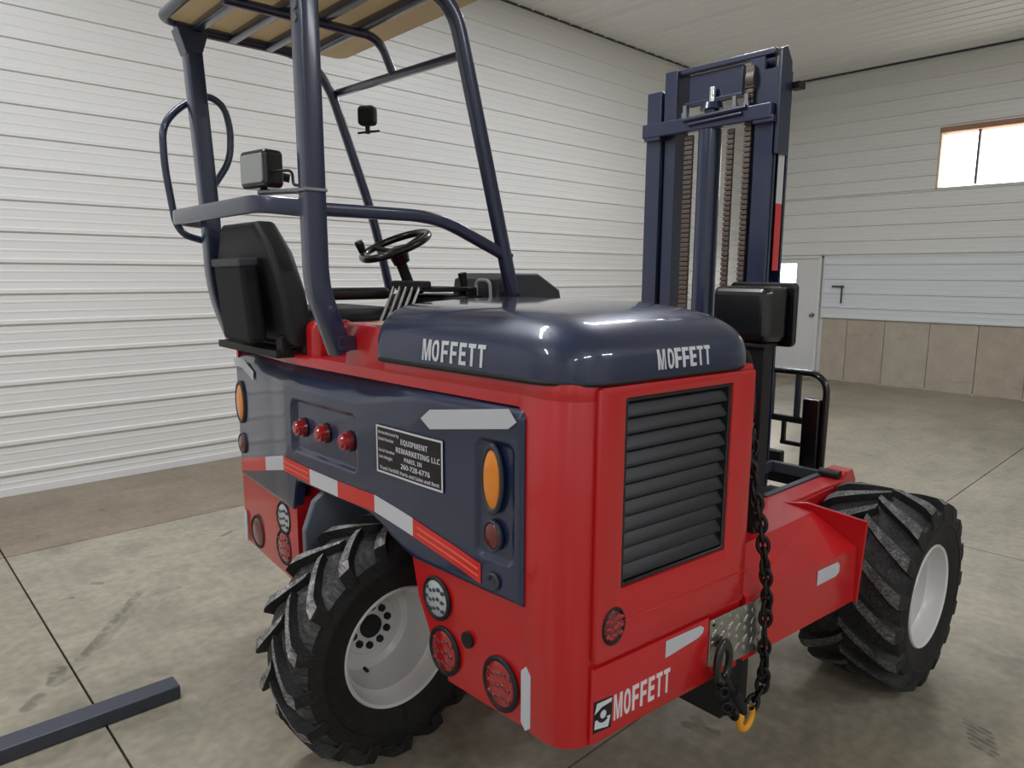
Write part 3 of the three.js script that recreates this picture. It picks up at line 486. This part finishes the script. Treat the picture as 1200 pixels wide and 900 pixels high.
function wheel(name, W, R, N, disc, sd, dusty) {                                // axis along z, outer face +z
  const g = group(name, truck); T('tyre', tyreGeo(W, R, N, sd, dusty), rubber, g);
  const hw = W / 2, L = [[0.212, hw - 0.022], [0.216, hw - 0.01], [0.212, hw - 0.004], [0.203, hw - 0.01], [0.197, hw - 0.03], [0.19, hw - 0.06], [0.178, hw - 0.075], [0.171, disc + 0.05], [0.162, disc + 0.012], [0.142, disc - 0.004], [0.112, disc], [0.105, disc + 0.006], [0.05, disc + 0.008], [0.0, disc + 0.008]].map(([r, y]) => new THREE.Vector2(r, y)).reverse();
  const rg = new THREE.LatheGeometry(L, 56); rg.rotateX(Math.PI / 2);
  const bk = new THREE.LatheGeometry([[0.178, disc - 0.02], [0.182, -hw + 0.06], [0.205, -hw + 0.01], [0.216, -hw + 0.012]].map(([r, y]) => new THREE.Vector2(r, y)), 40); bk.rotateX(Math.PI / 2);
  T('rim', merge([creased(rg, 0.5), creased(bk, 0.5)]), M.whiteRim, g);
  T('hub', cyl(new THREE.Vector3(0, 0, disc - 0.02), new THREE.Vector3(0, 0, disc + 0.02), 0.044, 0.042, 28), M.softBlack, g);
  for (let k = 0; k < 10; k++) { const a = (k + 0.35) / 10 * 2 * Math.PI; T('wheel_nut', cyl(new THREE.Vector3(0.073 * Math.cos(a), 0.073 * Math.sin(a), disc), new THREE.Vector3(0.073 * Math.cos(a), 0.073 * Math.sin(a), disc + 0.02), 0.0145, 0.0135, 6), M.softBlack, g); }
  T('valve_stem', cyl(new THREE.Vector3(-0.03, -0.158, disc + 0.01), new THREE.Vector3(-0.03, -0.158, disc + 0.035), 0.008, 0.006, 10), M.black, g);
  return g;
}
{
  const r = wheel('rear_wheel', 0.27, 0.415, 17, -0.085, 11, 1); r.position.set(0.05, 0.415, 0.02);
  const f = wheel('front_wheel', 0.39, 0.402, 17, 0.02, 23, 0.35); f.position.set(1.9, 0.402, 1.035);
  const f2 = f.clone(); f2.position.z = -1.035; f2.rotation.y = Math.PI; f2.rotation.x = 0; truck.add(f2);
  // steering yoke of the rear wheel
  const y = extr(polyShape([[-0.21, 0.36], [0.06, 0.36], [0.06, 0.93], [-0.1, 0.93], [-0.17, 0.88], [-0.21, 0.78]]), 0.03, 0.006); y.translate(0.09, 0, -0.23); T('wheel_yoke', y, M.slate);
  T('yoke_top', box(0.17, 0.90, -0.03, 0.24, 0.05, 0.44, 0.01), M.softBlack);
  T('yoke_axle', cyl(new THREE.Vector3(0.05, 0.415, -0.23), new THREE.Vector3(0.05, 0.415, -0.09), 0.06), M.softBlack);
}
// --- hood: domed cover, steep at rear and right, lettering on two faces
const hoodH = (f, l) => {
  const a = (d, w) => clamp(1 - d / w), p = 3.0;
  const s = Math.pow(Math.pow(a(f - rearF(l) + 0.006, 0.16), p) + Math.pow(a(l + sideZ(f) + 0.012, 0.22), p) + Math.pow(a(0.775 - f, 0.2), p) + Math.pow(a(-0.185 - l, 0.02), 8), 1 / p);
  const inside = s < 1; const cr = 0.032 * Math.sin(clamp(f / 0.9) * Math.PI * 0.75 + 0.35) * sm((l + 1.05) / 0.4);
  return { s, h: 1.452 + (inside ? (0.132 + cr) * Math.pow(1 - s ** 2.6, 1 / 2.6) : 0) };
};
{
  const c = [0.36, -0.58], NA = 360, rad = [0, 0.15, 0.3, 0.42, 0.52, 0.6, 0.66, 0.71, 0.75, 0.79, 0.82, 0.85, 0.875, 0.9, 0.92, 0.94, 0.956, 0.97, 0.98, 0.988, 0.993, 0.997, 0.999, 1];
  const P = [], idx = [], bd = [];
  for (let i = 0; i < NA; i++) { const a = i / NA * 2 * Math.PI, ca = Math.cos(a), sa = Math.sin(a); let lo = 0, hi = 1.2; for (let k = 0; k < 40; k++) { const m = (lo + hi) / 2; hoodH(c[0] + ca * m, c[1] + sa * m).s < 1 ? (lo = m) : (hi = m); } bd.push([ca * lo, sa * lo]); }
  for (const r of rad) for (let i = 0; i < NA; i++) { const f = c[0] + bd[i][0] * r, l = c[1] + bd[i][1] * r; P.push(f, r === 1 ? 1.452 : hoodH(f, l).h, -l); }
  for (let i = 0; i < NA; i++) P.push(c[0] + bd[i][0], 1.438, -(c[1] + bd[i][1]));
  for (let i = 0; i < NA; i++) P.push(c[0] + bd[i][0] * 0.95, 1.438, -(c[1] + bd[i][1] * 0.95));
  const R = rad.length + 2; for (let k = 0; k < R - 1; k++) for (let i = 0; i < NA; i++) { const n = (i + 1) % NA, a = k * NA + i, b = k * NA + n, e = a + NA, d = b + NA; idx.push(a, e, d, a, d, b); }
  const g = new THREE.BufferGeometry(); g.setAttribute('position', new THREE.Float32BufferAttribute(P, 3)); g.setAttribute('uv', new THREE.Float32BufferAttribute(new Float32Array(P.length / 3 * 2), 2)); g.setIndex(idx); g.computeVertexNormals();
  T('hood', creased(g, 0.8), M.navy);
  const hs = bd.map(([x, y]) => new THREE.Vector3(c[0] + x * 0.985, 1.434, -(c[1] + y * 0.985))); T('hood_seal', sweep(circle(0.009, 8), hs, UP, true), M.black);
  // letters bent onto the dome: find the surface point at each letter vertex's height
  const rearT = lettering('MOFFETT', 0.262, 0.06, 0.002); rearT.translate(0.424, 1.4515, 0);
  warp(rearT, (v) => { const l = -v.x, h = v.y; let lo = rearF(l) - 0.01, hi = lo + 0.17; for (let k = 0; k < 40; k++) { const m = (lo + hi) / 2; const q = hoodH(m, l); (q.s >= 1 ? 1.44 : q.h) < h ? (lo = m) : (hi = m); } v.set(hi - 0.0012 - v.z, h, -l); }); T('lettering', creased(rearT, 0.5), M.lettering);
  const sideT = lettering('MOFFETT', 0.215, 0.052, 0.002); sideT.translate(0.292, 1.4545, 0);
  warp(sideT, (v) => { const f = v.x, h = v.y; let lo = -sideZ(f) - 0.02, hi = lo + 0.3; for (let k = 0; k < 40; k++) { const m = (lo + hi) / 2; const q = hoodH(f, m); (q.s >= 1 ? 1.44 : q.h) < h ? (lo = m) : (hi = m); } v.set(f, h, -hi + 0.0012 + v.z); }); T('lettering', creased(sideT, 0.5), M.lettering);
}
// --- overhead guard: posts, pillars, rails, roof
{
  const pr = rrect(0.064, 0.066, 0.007), pil = rrect(0.052, 0.048, 0.016);
  const post = (name, l, pts, prof) => T(name, sweep(prof, rounded(pts.map(([f, h]) => V(f, l, h)), 0.2, 8), AZ), M.navyFrame);
  post('rear_post', 0.97, [[-0.155, 2.62], [-0.118, 1.94], [-0.112, 1.62], [-0.03, 1.385]], pr);
  post('rear_post', 0, [[-0.15, 2.66], [-0.143, 1.70], [-0.135, 1.63], [-0.065, 1.44]], pr);
  post('front_pillar', 0, [[-0.16, 2.66], [0.12, 2.65], [0.44, 2.56], [0.695, 1.62]].map((p, i) => (i === 2 ? [0.405, 2.66] : p)), pil);
  post('front_pillar', 1.0, [[-0.2, 2.655], [0.39, 2.66], [0.68, 1.96], [0.765, 1.60]].map((p, i) => (i === 1 ? [0.42, 2.655] : i === 2 ? [0.682, 1.95] : p)), rrect(0.042, 0.042, 0.018));
  T('cross_bar', sweep(rrect(0.032, 0.03, 0.008), [V(0.505, 1.0, 2.52), V(0.462, 0.0, 2.47)], UP), M.navyFrame);
  T('roof_tube', sweep(circle(0.018, 12), rounded([V(-0.2, 0.5, 2.625), V(0.42, 0.5, 2.63), V(0.485, 0.5, 2.50)], 0.1, 8), AZ), M.navyFrame);
  T('roof_tube', sweep(circle(0.02, 12), rounded([V(-0.24, -0.03, 2.68), V(-0.25, 0.5, 2.68), V(-0.25, 1.02, 2.68), V(-0.1, 1.035, 2.68), V(0.3, 1.02, 2.665)], 0.12, 8), UP), M.slate);
  for (let i = 0; i < 4; i++) { const f = -0.135 + i * 0.157; T('roof_slat', sweep(rrect(0.036, 0.034, 0.006), [V(f, 1.0, 2.652), V(f, 0.0, 2.652)], UP), M.navyFrame); }
  const rp = extr(rshape(-0.24, -1.03, 0.55, 0.03, 0.06), 0.012, 0.003, 1); rp.rotateX(Math.PI / 2); rp.translate(0, 2.69, 0); T('roof_panel', rp, M.tan);
  for (const [f, s] of [[-0.155, 0.97]]) { const b = extr(polyShape([[-0.06, 0], [0.06, 0], [0.035, -0.075], [-0.03, -0.09]]), 0.075, 0.004); b.translate(f, 2.635, -s - 0.0375); T('post_gusset', b, M.navyFrame); }
  for (const h of [2.445, 2.48]) T('post_bolt', cyl(V(-0.185, -0.005, h), V(-0.172, -0.005, h), 0.013, 0.014, 12), M.steel);
  // waist rail behind the seat and along the right
  T('back_rail', sweep(rrect(0.03, 0.056, 0.008), rounded([V(-0.14, 0.0, 1.895), V(-0.255, 0.16, 1.915), V(-0.255, 1.0, 1.915), V(-0.12, 1.08, 1.91)], 0.07, 6), UP).applyMatrix4(new THREE.Matrix4()), M.navyFrame);
  T('side_rail', sweep(rrect(0.042, 0.036, 0.012), rounded([V(-0.13, 0, 1.895), V(0.33, 0, 1.897), V(0.68, 0, 1.758)], 0.12, 8), AZ), M.navyFrame);
  const gr = [[-0.13, 1.83], [-0.205, 1.85], [-0.235, 1.90], [-0.262, 2.12], [-0.262, 2.28], [-0.18, 2.37], [-0.075, 2.425], [-0.01, 2.39], [0.012, 2.30], [0.005, 2.17], [-0.07, 2.06]]; T('grab_handle', sweep(circle(0.0145, 12), rounded(gr.map(([f, h]) => V(f, 1.04, h)), 0.06, 6), AZ), M.navyFrame);
  { const ft = [box(-0.05, 1.455, 0.0, 0.075, 0.014, 0.09, 0.003), box(-0.06, 1.475, 0.03, 0.06, 0.04, 0.012, 0.003)]; T('post_foot', merge(ft), M.navyFrame); T('post_bolt', cyl(V(-0.095, -0.02, 1.485), V(-0.08, -0.02, 1.485), 0.012, 0.012, 12), M.steel); }
  // pale fillet along the cowl top and the floor of the cab
  T('cowl_edge', box(0.09, 1.528, 0.1, 0.16, 0.012, 0.2, 0.004), M.tanPale);
}
// --- seat and controls
{
  const s = group('seat', truck); s.position.set(-0.055, 0, 0); 
  const sh = polyShape([[-0.90, 1.43], [-0.94, 1.60], [-0.93, 1.76], [-0.82, 1.885], [-0.50, 1.885], [-0.40, 1.78], [-0.345, 1.63], [-0.34, 1.43]]);
  const bg = extr(sh, 0.1, 0.03, 4); warp(bg, (v) => { const t = v.clone(); v.set(-0.02 + 0.1 - t.z - (t.y - 1.43) * 0.14, t.y, t.x); }); T('backrest', creased(bg, 0.6), M.seatVinyl, s);
  const bx = box(0, 0, 0, 0.07, 0.29, 0.27, 0.02); bx.rotateZ(0.09); bx.translate(-0.10, 1.585, -0.60); T('document_box', bx, M.softBlack, s);
  const ld = box(0, 0, 0, 0.076, 0.03, 0.276, 0.008); ld.rotateZ(0.09); ld.translate(-0.115, 1.735, -0.60); T('box_lid', ld, M.darkGrey, s);
  T('cushion', box(0.27, 1.5, -0.62, 0.46, 0.12, 0.52, 0.045), M.seatVinyl, s);
  T('armrest', box(0.22, 1.62, -0.31, 0.3, 0.045, 0.06, 0.02), M.seatVinyl, s);
  const fr = [box(0.0, 1.40, -0.68, 0.12, 0.03, 0.58, 0.005), box(0.28, 1.42, -0.64, 0.5, 0.05, 0.58, 0.01), box(-0.02, 1.43, -0.41, 0.04, 0.07, 0.05, 0.005)]; T('seat_frame', merge(fr), M.black, s);
}
{
  const c = V(0.4, 0.38, 1.808), q = new THREE.Quaternion().setFromAxisAngle(AZ, 0.42), w = group('steering_wheel', truck); w.position.copy(c); w.quaternion.copy(q);
  const t = new THREE.TorusGeometry(0.14, 0.0155, 12, 48); t.rotateX(Math.PI / 2); T('wheel_rim', t, M.satin, w);
  for (let k = 0; k < 3; k++) { const a = k / 3 * 2 * Math.PI + 0.4; T('wheel_spoke', cyl(new THREE.Vector3(0, -0.03, 0), new THREE.Vector3(0.14 * Math.cos(a), 0, 0.14 * Math.sin(a)), 0.011), M.satin, w); }
  T('wheel_hub', merge([cyl(new THREE.Vector3(0, -0.075, 0), new THREE.Vector3(0, -0.012, 0), 0.034, 0.045)]), M.satin, w);
  T('spinner_knob', merge([cyl(new THREE.Vector3(-0.09, 0, -0.108), new THREE.Vector3(-0.09, 0.05, -0.108), 0.014, 0.019), cyl(new THREE.Vector3(-0.09, 0.05, -0.108), new THREE.Vector3(-0.09, 0.06, -0.108), 0.02, 0.016)]), M.satin, w);
  T('steering_column', merge([cyl(V(0.425, 0.38, 1.74), V(0.46, 0.38, 1.66), 0.022), cyl(V(0.46, 0.38, 1.66), V(0.47, 0.38, 1.42), 0.04), box(0.46, 1.64, -0.36, 0.07, 0.05, 0.11, 0.015)]), M.softBlack);
  for (let k = 0; k < 5; k++) T('control_lever', cyl(V(0.20, 0.20 - 0.042 * k, 1.49), V(0.30, 0.225 - 0.042 * k, 1.665), 0.0055, 0.0055, 10), M.chrome);
  T('lever_bracket', box(0.31, 1.655, -0.14, 0.05, 0.03, 0.2, 0.008), M.black);
  T('dashboard', merge([box(0.62, 1.565, -0.36, 0.3, 0.09, 0.42, 0.02), box(0.52, 1.635, -0.3, 0.18, 0.02, 0.26, 0.006), box(0.74, 1.60, -0.20, 0.1, 0.05, 0.3, 0.01)]), M.black);
  const hump = extr(polyShape([[0.66, 1.55], [0.68, 1.675], [0.74, 1.70], [0.90, 1.70], [1.03, 1.63], [1.05, 1.55]]), 0.3, 0.012, 3); hump.translate(0, 0, -0.36); T('instrument_cover', hump, M.darkGrey);
  T('joystick', merge([cyl(V(0.62, 0.2, 1.60), V(0.60, 0.2, 1.70), 0.012, 0.018), box(0.63, 1.62, -0.2, 0.06, 0.05, 0.06, 0.012)]), M.black);
  for (const f of [0.66, 0.72]) T('guard_loop', sweep(circle(0.007, 8), rounded([V(f, 0.18, 1.60), V(f - 0.005, 0.18, 1.672), V(f - 0.005, 0.09, 1.672), V(f, 0.09, 1.60)], 0.03, 4), AX), M.reflector);
}
// --- work lamps
{
  const g = group('work_lamp', truck); g.position.copy(V(-0.235, 0.235, 2.03)); g.rotation.set(0, -Math.PI / 2 + 0.17, 0);
  const hs = rshape(-0.075, -0.06, 0.075, 0.06, 0.018); const hg = extr(hs, 0.07, 0.012, 3); hg.translate(0, 0, -0.07); T('lamp_housing', hg, M.satin, g);
  const lf = rshape(-0.062, -0.046, 0.062, 0.046, 0.012); const lg = extr(lf, 0.008, 0.002, 1); lg.translate(0, 0, -0.003); T('lamp_lens', lg, phys('#9a9d9a', 0.2, { clearcoat: 1, clearcoatRoughness: 0.05 }), g);
  T('lamp_bracket', merge([cyl(new THREE.Vector3(0.0, -0.01, -0.07), new THREE.Vector3(0.03, -0.02, -0.12), 0.014), cyl(new THREE.Vector3(0, -0.06, -0.04), new THREE.Vector3(0, -0.09, -0.04), 0.012)]), M.black, g);
  T('lamp_arm', merge([cyl(V(-0.22, 0.22, 1.955), V(-0.16, 0.0, 1.95), 0.009), box(-0.15, 1.95, 0.0, 0.075, 0.012, 0.08, 0.003)]), M.steel);
  T('lamp_cable', sweep(circle(0.005, 8), rounded([V(-0.2, 0.17, 2.02), V(-0.16, 0.1, 2.02), V(-0.16, 0.1, 1.975), V(-0.17, 0.03, 1.965)], 0.03, 5), AX), M.black);
  const b = group('work_lamp', truck); b.position.copy(V(0.615, 0.93, 2.425)); b.rotation.set(0, -1.0, 0);
  T('lamp_housing', box(0, 0, 0, 0.085, 0.09, 0.06, 0.02), M.softBlack, b); T('lamp_bracket', merge([cyl(new THREE.Vector3(0, -0.04, 0), new THREE.Vector3(0, -0.08, 0), 0.011), cyl(new THREE.Vector3(-0.05, -0.075, 0), new THREE.Vector3(0.06, -0.07, 0), 0.005)]), M.black, b);
  // large front lamp beside the hood, seen from behind
  const m = group('work_lamp', truck); m.position.set(1.14, 1.565, 0.82); m.rotation.y = Math.PI / 2 - 0.12;
  const sh = polyShape([[-0.125, -0.10], [-0.118, 0.10], [0.12, 0.10], [0.125, -0.10]]); const body = extr(rshape(-0.118, -0.095, 0.118, 0.095, 0.03), 0.13, 0.03, 4); body.translate(0, 0, -0.13); T('lamp_housing', body, M.satin, m);
  const fl = extr(rshape(-0.135, -0.112, 0.135, 0.108, 0.02), 0.022, 0.005, 2); T('lamp_flange', fl, M.satin, m); const ln = extr(rshape(-0.115, -0.09, 0.115, 0.09, 0.015), 0.006, 0.002, 1); ln.translate(0, 0, 0.02); T('lamp_lens', ln, M.clearLens, m);
  T('lamp_post', merge([box(1.06, 1.13, 0.87, 0.06, 0.68, 0.07, 0.006), box(1.06, 1.46, 0.86, 0.09, 0.012, 0.10, 0.002)]), M.black);
  T('lamp_clip', box(1.0, 1.462, 0.775, 0.01, 0.022, 0.07, 0.003), M.steel);
}
// --- mast: two nested channel pairs, cylinder, chains, crossheads
{
  const F0 = 1.92, C = 0.04;                                              // rear face; centre is C to the right
  const ch = (name, z, w, d, f, h0, h1, open) => { const t = 0.016; const sh = polyShape(open > 0 ? [[0, 0], [d, 0], [d, w], [d - t, w], [d - t, t], [t, t], [t, w], [0, w]] : [[0, 0], [t, 0], [t, w - t], [d - t, w - t], [d - t, 0], [d, 0], [d, w], [0, w]]); const g = extr(sh, h1 - h0, 0.002, 1); g.rotateX(-Math.PI / 2); g.translate(f, h0, 0); const k = new THREE.Group(); g.translate(0, 0, z); return T(name, g, M.navyFrame); };
  // polyShape y -> -z after the turn: z given is the channel's right edge
  ch('outer_channel', -0.235, 0.085, 0.13, F0 + 0.03, 0.45, 2.63, 1);
  ch('outer_channel', 0.40, 0.085, 0.13, F0 + 0.03, 0.45, 2.63, -1);
  ch('inner_channel', -0.15, 0.065, 0.11, F0 + 0.035, 0.5, 2.715, 1);
  ch('inner_channel', 0.325, 0.07, 0.11, F0 + 0.035, 0.5, 2.715, -1);
  T('mast_cheek', merge([box(F0 + 0.02, 1.54, -0.272, 0.02, 2.18, 0.09, 0.004), box(F0 + 0.02, 1.45, 0.352, 0.02, 2.0, 0.09, 0.004), box(F0 + 0.02, 2.58, -0.172, 0.02, 0.27, 0.075, 0.004)]), M.navyFrame);
  const cp = extr(polyShape([[F0 + 0.01, 2.25], [F0 + 0.01, 2.70], [F0 + 0.06, 2.72], [F0 + 0.11, 2.66], [F0 + 0.125, 2.5], [F0 + 0.11, 2.25]]), 0.016, 0.003, 1); cp.translate(0, 0, 0.405); T('mast_side_plate', cp, M.navyFrame);
  T('side_stub', box(F0 + 0.15, 2.56, 0.43, 0.06, 0.03, 0.05, 0.004), M.black);
  for (const [h0, h1, m] of [[2.03, 2.25, M.tapeWhite], [1.72, 2.03, M.tapeRed]]) T('reflective_tape', box(F0 + 0.095, (h0 + h1) / 2, 0.402, 0.055, h1 - h0, 0.003), m);
  T('crossbar', merge([box(F0, 2.435, C, 0.05, 0.07, 0.72, 0.006), box(F0 + 0.01, 2.395, C - 0.3, 0.06, 0.02, 0.1, 0.003), box(F0 + 0.01, 2.40, C + 0.32, 0.06, 0.03, 0.1, 0.003)]), M.navyFrame);
  T('hydraulic_tube', merge([cyl(new THREE.Vector3(F0 - 0.03, 2.455, -0.06), new THREE.Vector3(F0 - 0.03, 2.465, 0.28), 0.011), cyl(new THREE.Vector3(F0 - 0.03, 2.43, -0.03), new THREE.Vector3(F0 - 0.03, 2.44, 0.26), 0.009)]), M.navyFrame);
  T('crosshead', merge([box(F0 + 0.06, 2.705, 0.1, 0.06, 0.028, 0.55, 0.005), box(F0 + 0.07, 2.61, 0.055, 0.03, 0.15, 0.30, 0.006), box(F0 + 0.055, 2.545, 0.06, 0.05, 0.014, 0.32, 0.003)]), M.navyFrame);
  T('lift_cylinder', merge([cyl(new THREE.Vector3(F0 + 0.03, 0.5, 0.058), new THREE.Vector3(F0 + 0.03, 2.40, 0.058), 0.057, 0.057, 28), cyl(new THREE.Vector3(F0 + 0.03, 2.40, 0.06), new THREE.Vector3(F0 + 0.03, 2.50, 0.06), 0.035, 0.035, 24), cyl(new THREE.Vector3(F0 + 0.03, 2.495, 0.06), new THREE.Vector3(F0 + 0.03, 2.525, 0.06), 0.058, 0.05, 24)]), M.navyFrame);
  T('piston_rod', cyl(new THREE.Vector3(F0 + 0.03, 2.52, 0.06), new THREE.Vector3(F0 + 0.03, 2.60, 0.06), 0.017, 0.017, 16), M.chrome);
  const chain = (z, w, mat, h0, h1) => { const b = []; for (let h = h0; h < h1; h += 0.024) { b.push(box(F0 + 0.02, h, z, 0.016, 0.019, w, 0.003)); } b.push(box(F0 + 0.026, (h0 + h1) / 2, z, 0.012, h1 - h0, w * 0.78)); return T('lift_chain', merge(b), mat); };
  chain(-0.055, 0.05, M.chainBrown, 0.6, 2.39); chain(0.178, 0.036, M.chainBrown, 0.6, 2.39); chain(0.268, 0.036, M.chainBrown, 0.6, 2.66);
  for (const z of [-0.075, 0.20, 0.262]) T('chain_anchor', merge([cyl(new THREE.Vector3(F0, 2.44, z), new THREE.Vector3(F0, 2.53, z), 0.012), cyl(new THREE.Vector3(F0, 2.47, z), new THREE.Vector3(F0, 2.495, z), 0.02, 0.02, 6)]), M.steel);
  T('chain_pulley', cyl(new THREE.Vector3(F0 + 0.06, 2.60, 0.25), new THREE.Vector3(F0 + 0.06, 2.60, 0.29), 0.06, 0.06, 28), M.chainBrown);
  T('mast_tie', merge([box(F0 + 0.09, 0.62, C, 0.08, 0.12, 0.7, 0.01), box(F0 + 0.14, 1.2, C, 0.03, 0.1, 0.66, 0.01)]), M.navyFrame);
}
// --- fork carriage with load backrest in front of the mast, and the slide rails between the legs
{
  const f = 2.25, P = (z, h, df = 0) => new THREE.Vector3(f + df, h, z);
  T('backrest_tube', sweep(circle(0.017, 12), rounded([P(0.585, 0.62), P(0.59, 1.215), P(-0.59, 1.215), P(-0.585, 0.62)], 0.1, 8), AX), M.satin);
  for (const z of [0.445, 0.305, 0.1, -0.1, -0.3, -0.44]) T('backrest_bar', box(f, 1.09, z, 0.025, 0.25, 0.026, 0.004), M.darkGrey);
  T('carriage_bar', merge([box(f, 0.97, 0, 0.03, 0.032, 1.1, 0.004), box(f, 0.665, 0, 0.05, 0.07, 1.16, 0.006)]), M.black);
  T('carriage_cheek', box(f, 0.85, 0.53, 0.07, 0.48, 0.085, 0.008), M.satin); T('carriage_cheek', box(f, 0.85, -0.53, 0.07, 0.48, 0.085, 0.008), M.satin);
  T('carriage_bracket', merge([box(f, 0.745, 0.32, 0.05, 0.1, 0.13, 0.01), box(f, 0.90, 0.382, 0.02, 0.13, 0.018), box(f, 0.845, 0.43, 0.02, 0.02, 0.12)]), M.black);
  T('hose_coil', (() => { const t = new THREE.TorusGeometry(0.06, 0.013, 10, 28); t.scale(0.62, 1.2, 1); t.rotateY(Math.PI / 2 - 0.5); t.translate(f - 0.1, 1.09, 0.29); return t; })(), M.black);
  const tray = [box(1.76, 0.745, 0.44, 0.56, 0.05, 0.03, 0.004), box(1.76, 0.745, 0.7, 0.56, 0.05, 0.03, 0.004), box(1.5, 0.745, 0.57, 0.03, 0.05, 0.24, 0.004), box(2.03, 0.745, 0.57, 0.03, 0.05, 0.24, 0.004)];
  const trayG = merge(tray); trayG.translate(0, 0.025, 0); T('slide_frame', trayG, M.darkGrey); T('slide_tray', merge([box(1.76, 0.66, 0.57, 0.54, 0.02, 0.26), box(1.49, 0.66, 0.57, 0.015, 0.14, 0.28)]), M.darkGrey);
  for (const z of [0.66, -0.66]) T('slide_rail', box(1.5, 0.60, z, 1.5, 0.12, 0.05, 0.006), M.black);
  T('front_axle_beam', box(1.2, 0.62, 0, 0.2, 0.16, 1.3, 0.01), M.black);
}
// --- hoses at the front edge of the engine bay
{
  for (const [a, b, r] of [[[0.86, -0.925, 1.46], [[0.90, -0.92, 1.40], [0.93, -0.92, 1.25], [0.90, -0.90, 1.12], [0.90, -0.87, 0.82]], 0.016], [[0.82, -0.93, 1.47], [[0.87, -0.93, 1.42], [0.90, -0.93, 1.3], [0.87, -0.9, 1.1], [0.85, -0.88, 0.85]], 0.019], [[0.80, -0.9, 1.47], [[0.85, -0.9, 1.45], [0.93, -0.87, 1.3], [0.92, -0.85, 1.1], [0.86, -0.85, 0.85]], 0.015]])
    T('hydraulic_hose', new THREE.TubeGeometry(new THREE.CatmullRomCurve3([V(...a), ...b.map((q) => V(...q))]), 40, r, 10), M.black);
  T('hose_collar', cyl(V(0.922, -0.918, 1.22), V(0.91, -0.91, 1.17), 0.022), M.steel);
}
// ---------------------------------------------------------------- chain with hooks hanging at the forklift's side
{
  const o = group('lashing_chain'); o.position.copy(truck.position); o.rotation.copy(truck.rotation);
  tag(o, 'black steel chain with a yellow hook hanging down beside the diamond tread plate', 'chain');
  const curve = new THREE.CatmullRomCurve3([V(0.86, -0.975, 1.18), V(0.815, -1.0, 1.08), V(0.80, -1.045, 0.95), V(0.795, -1.07, 0.83), V(0.80, -1.085, 0.70), V(0.80, -1.085, 0.58), V(0.81, -1.085, 0.47), V(0.815, -1.08, 0.39), V(0.77, -1.075, 0.345)]);
  const lk = new THREE.TorusGeometry(0.0165, 0.0066, 8, 18); lk.scale(1, 1.5, 1);
  const n = 27, tmp = new THREE.Vector3();
  for (let i = 0; i < n; i++) { const m = mesh('chain_link', lk, M.chainSteel, o, false); m.position.copy(curve.getPointAt(i / (n - 1))); curve.getTangentAt(i / (n - 1), tmp); m.quaternion.setFromUnitVectors(UP, tmp).multiply(new THREE.Quaternion().setFromAxisAngle(UP, (i % 2) * Math.PI / 2 + 0.7)); }
  const ring = new THREE.TorusGeometry(0.034, 0.0115, 12, 30); ring.scale(1, 1.7, 1); ring.translate(0.60, 0.545, 1.062); mesh('shackle', ring, M.satin, o, false);
  mesh('grab_hook', merge([cyl(V(0.60, -1.065, 0.5), V(0.655, -1.065, 0.43), 0.012), cyl(V(0.655, -1.065, 0.43), V(0.72, -1.07, 0.335), 0.022, 0.016), cyl(V(0.57, -1.065, 0.47), V(0.60, -1.065, 0.43), 0.012), cyl(V(0.62, -1.06, 0.42), V(0.70, -1.06, 0.33), 0.018)]), M.softBlack, o, false);
  const pin = [V(0.585, -1.065, 0.46), V(0.61, -1.065, 0.40), V(0.65, -1.065, 0.36)]; for (const p of pin) { const s = new THREE.TorusGeometry(0.015, 0.006, 8, 16); s.rotateY(rnd() * 3); s.translate(p.x, p.y, p.z + 0.012); mesh('chain_link', s, M.chainSteel, o, false); }
  const yh = new THREE.TorusGeometry(0.036, 0.0115, 12, 30, 4.4); yh.rotateZ(2.5); yh.translate(0.722, 0.32, 1.08); mesh('yellow_hook', yh, M.yellow, o, false).userData.label = 'yellow steel hook';
  mesh('hook_latch', box(0.725, 0.34, 1.08, 0.012, 0.05, 0.014, 0.004), M.steel, o, false);
}
// ---------------------------------------------------------------- steel bar on the floor
{
  const b = group('steel_bar'); b.position.copy(truck.position); b.rotation.copy(truck.rotation);
  tag(b, 'long dark blue steel bar lying on the bare concrete floor', 'steel bar');
  const g = box(-1.05, 0.0275, -0.785, 1.25, 0.055, 0.095, 0.006); mesh('bar_body', g, phys('#343a47', 0.45, { clearcoat: 0.3, clearcoatRoughness: 0.3 }), b, false);
}
renderer.render(scene, camera);
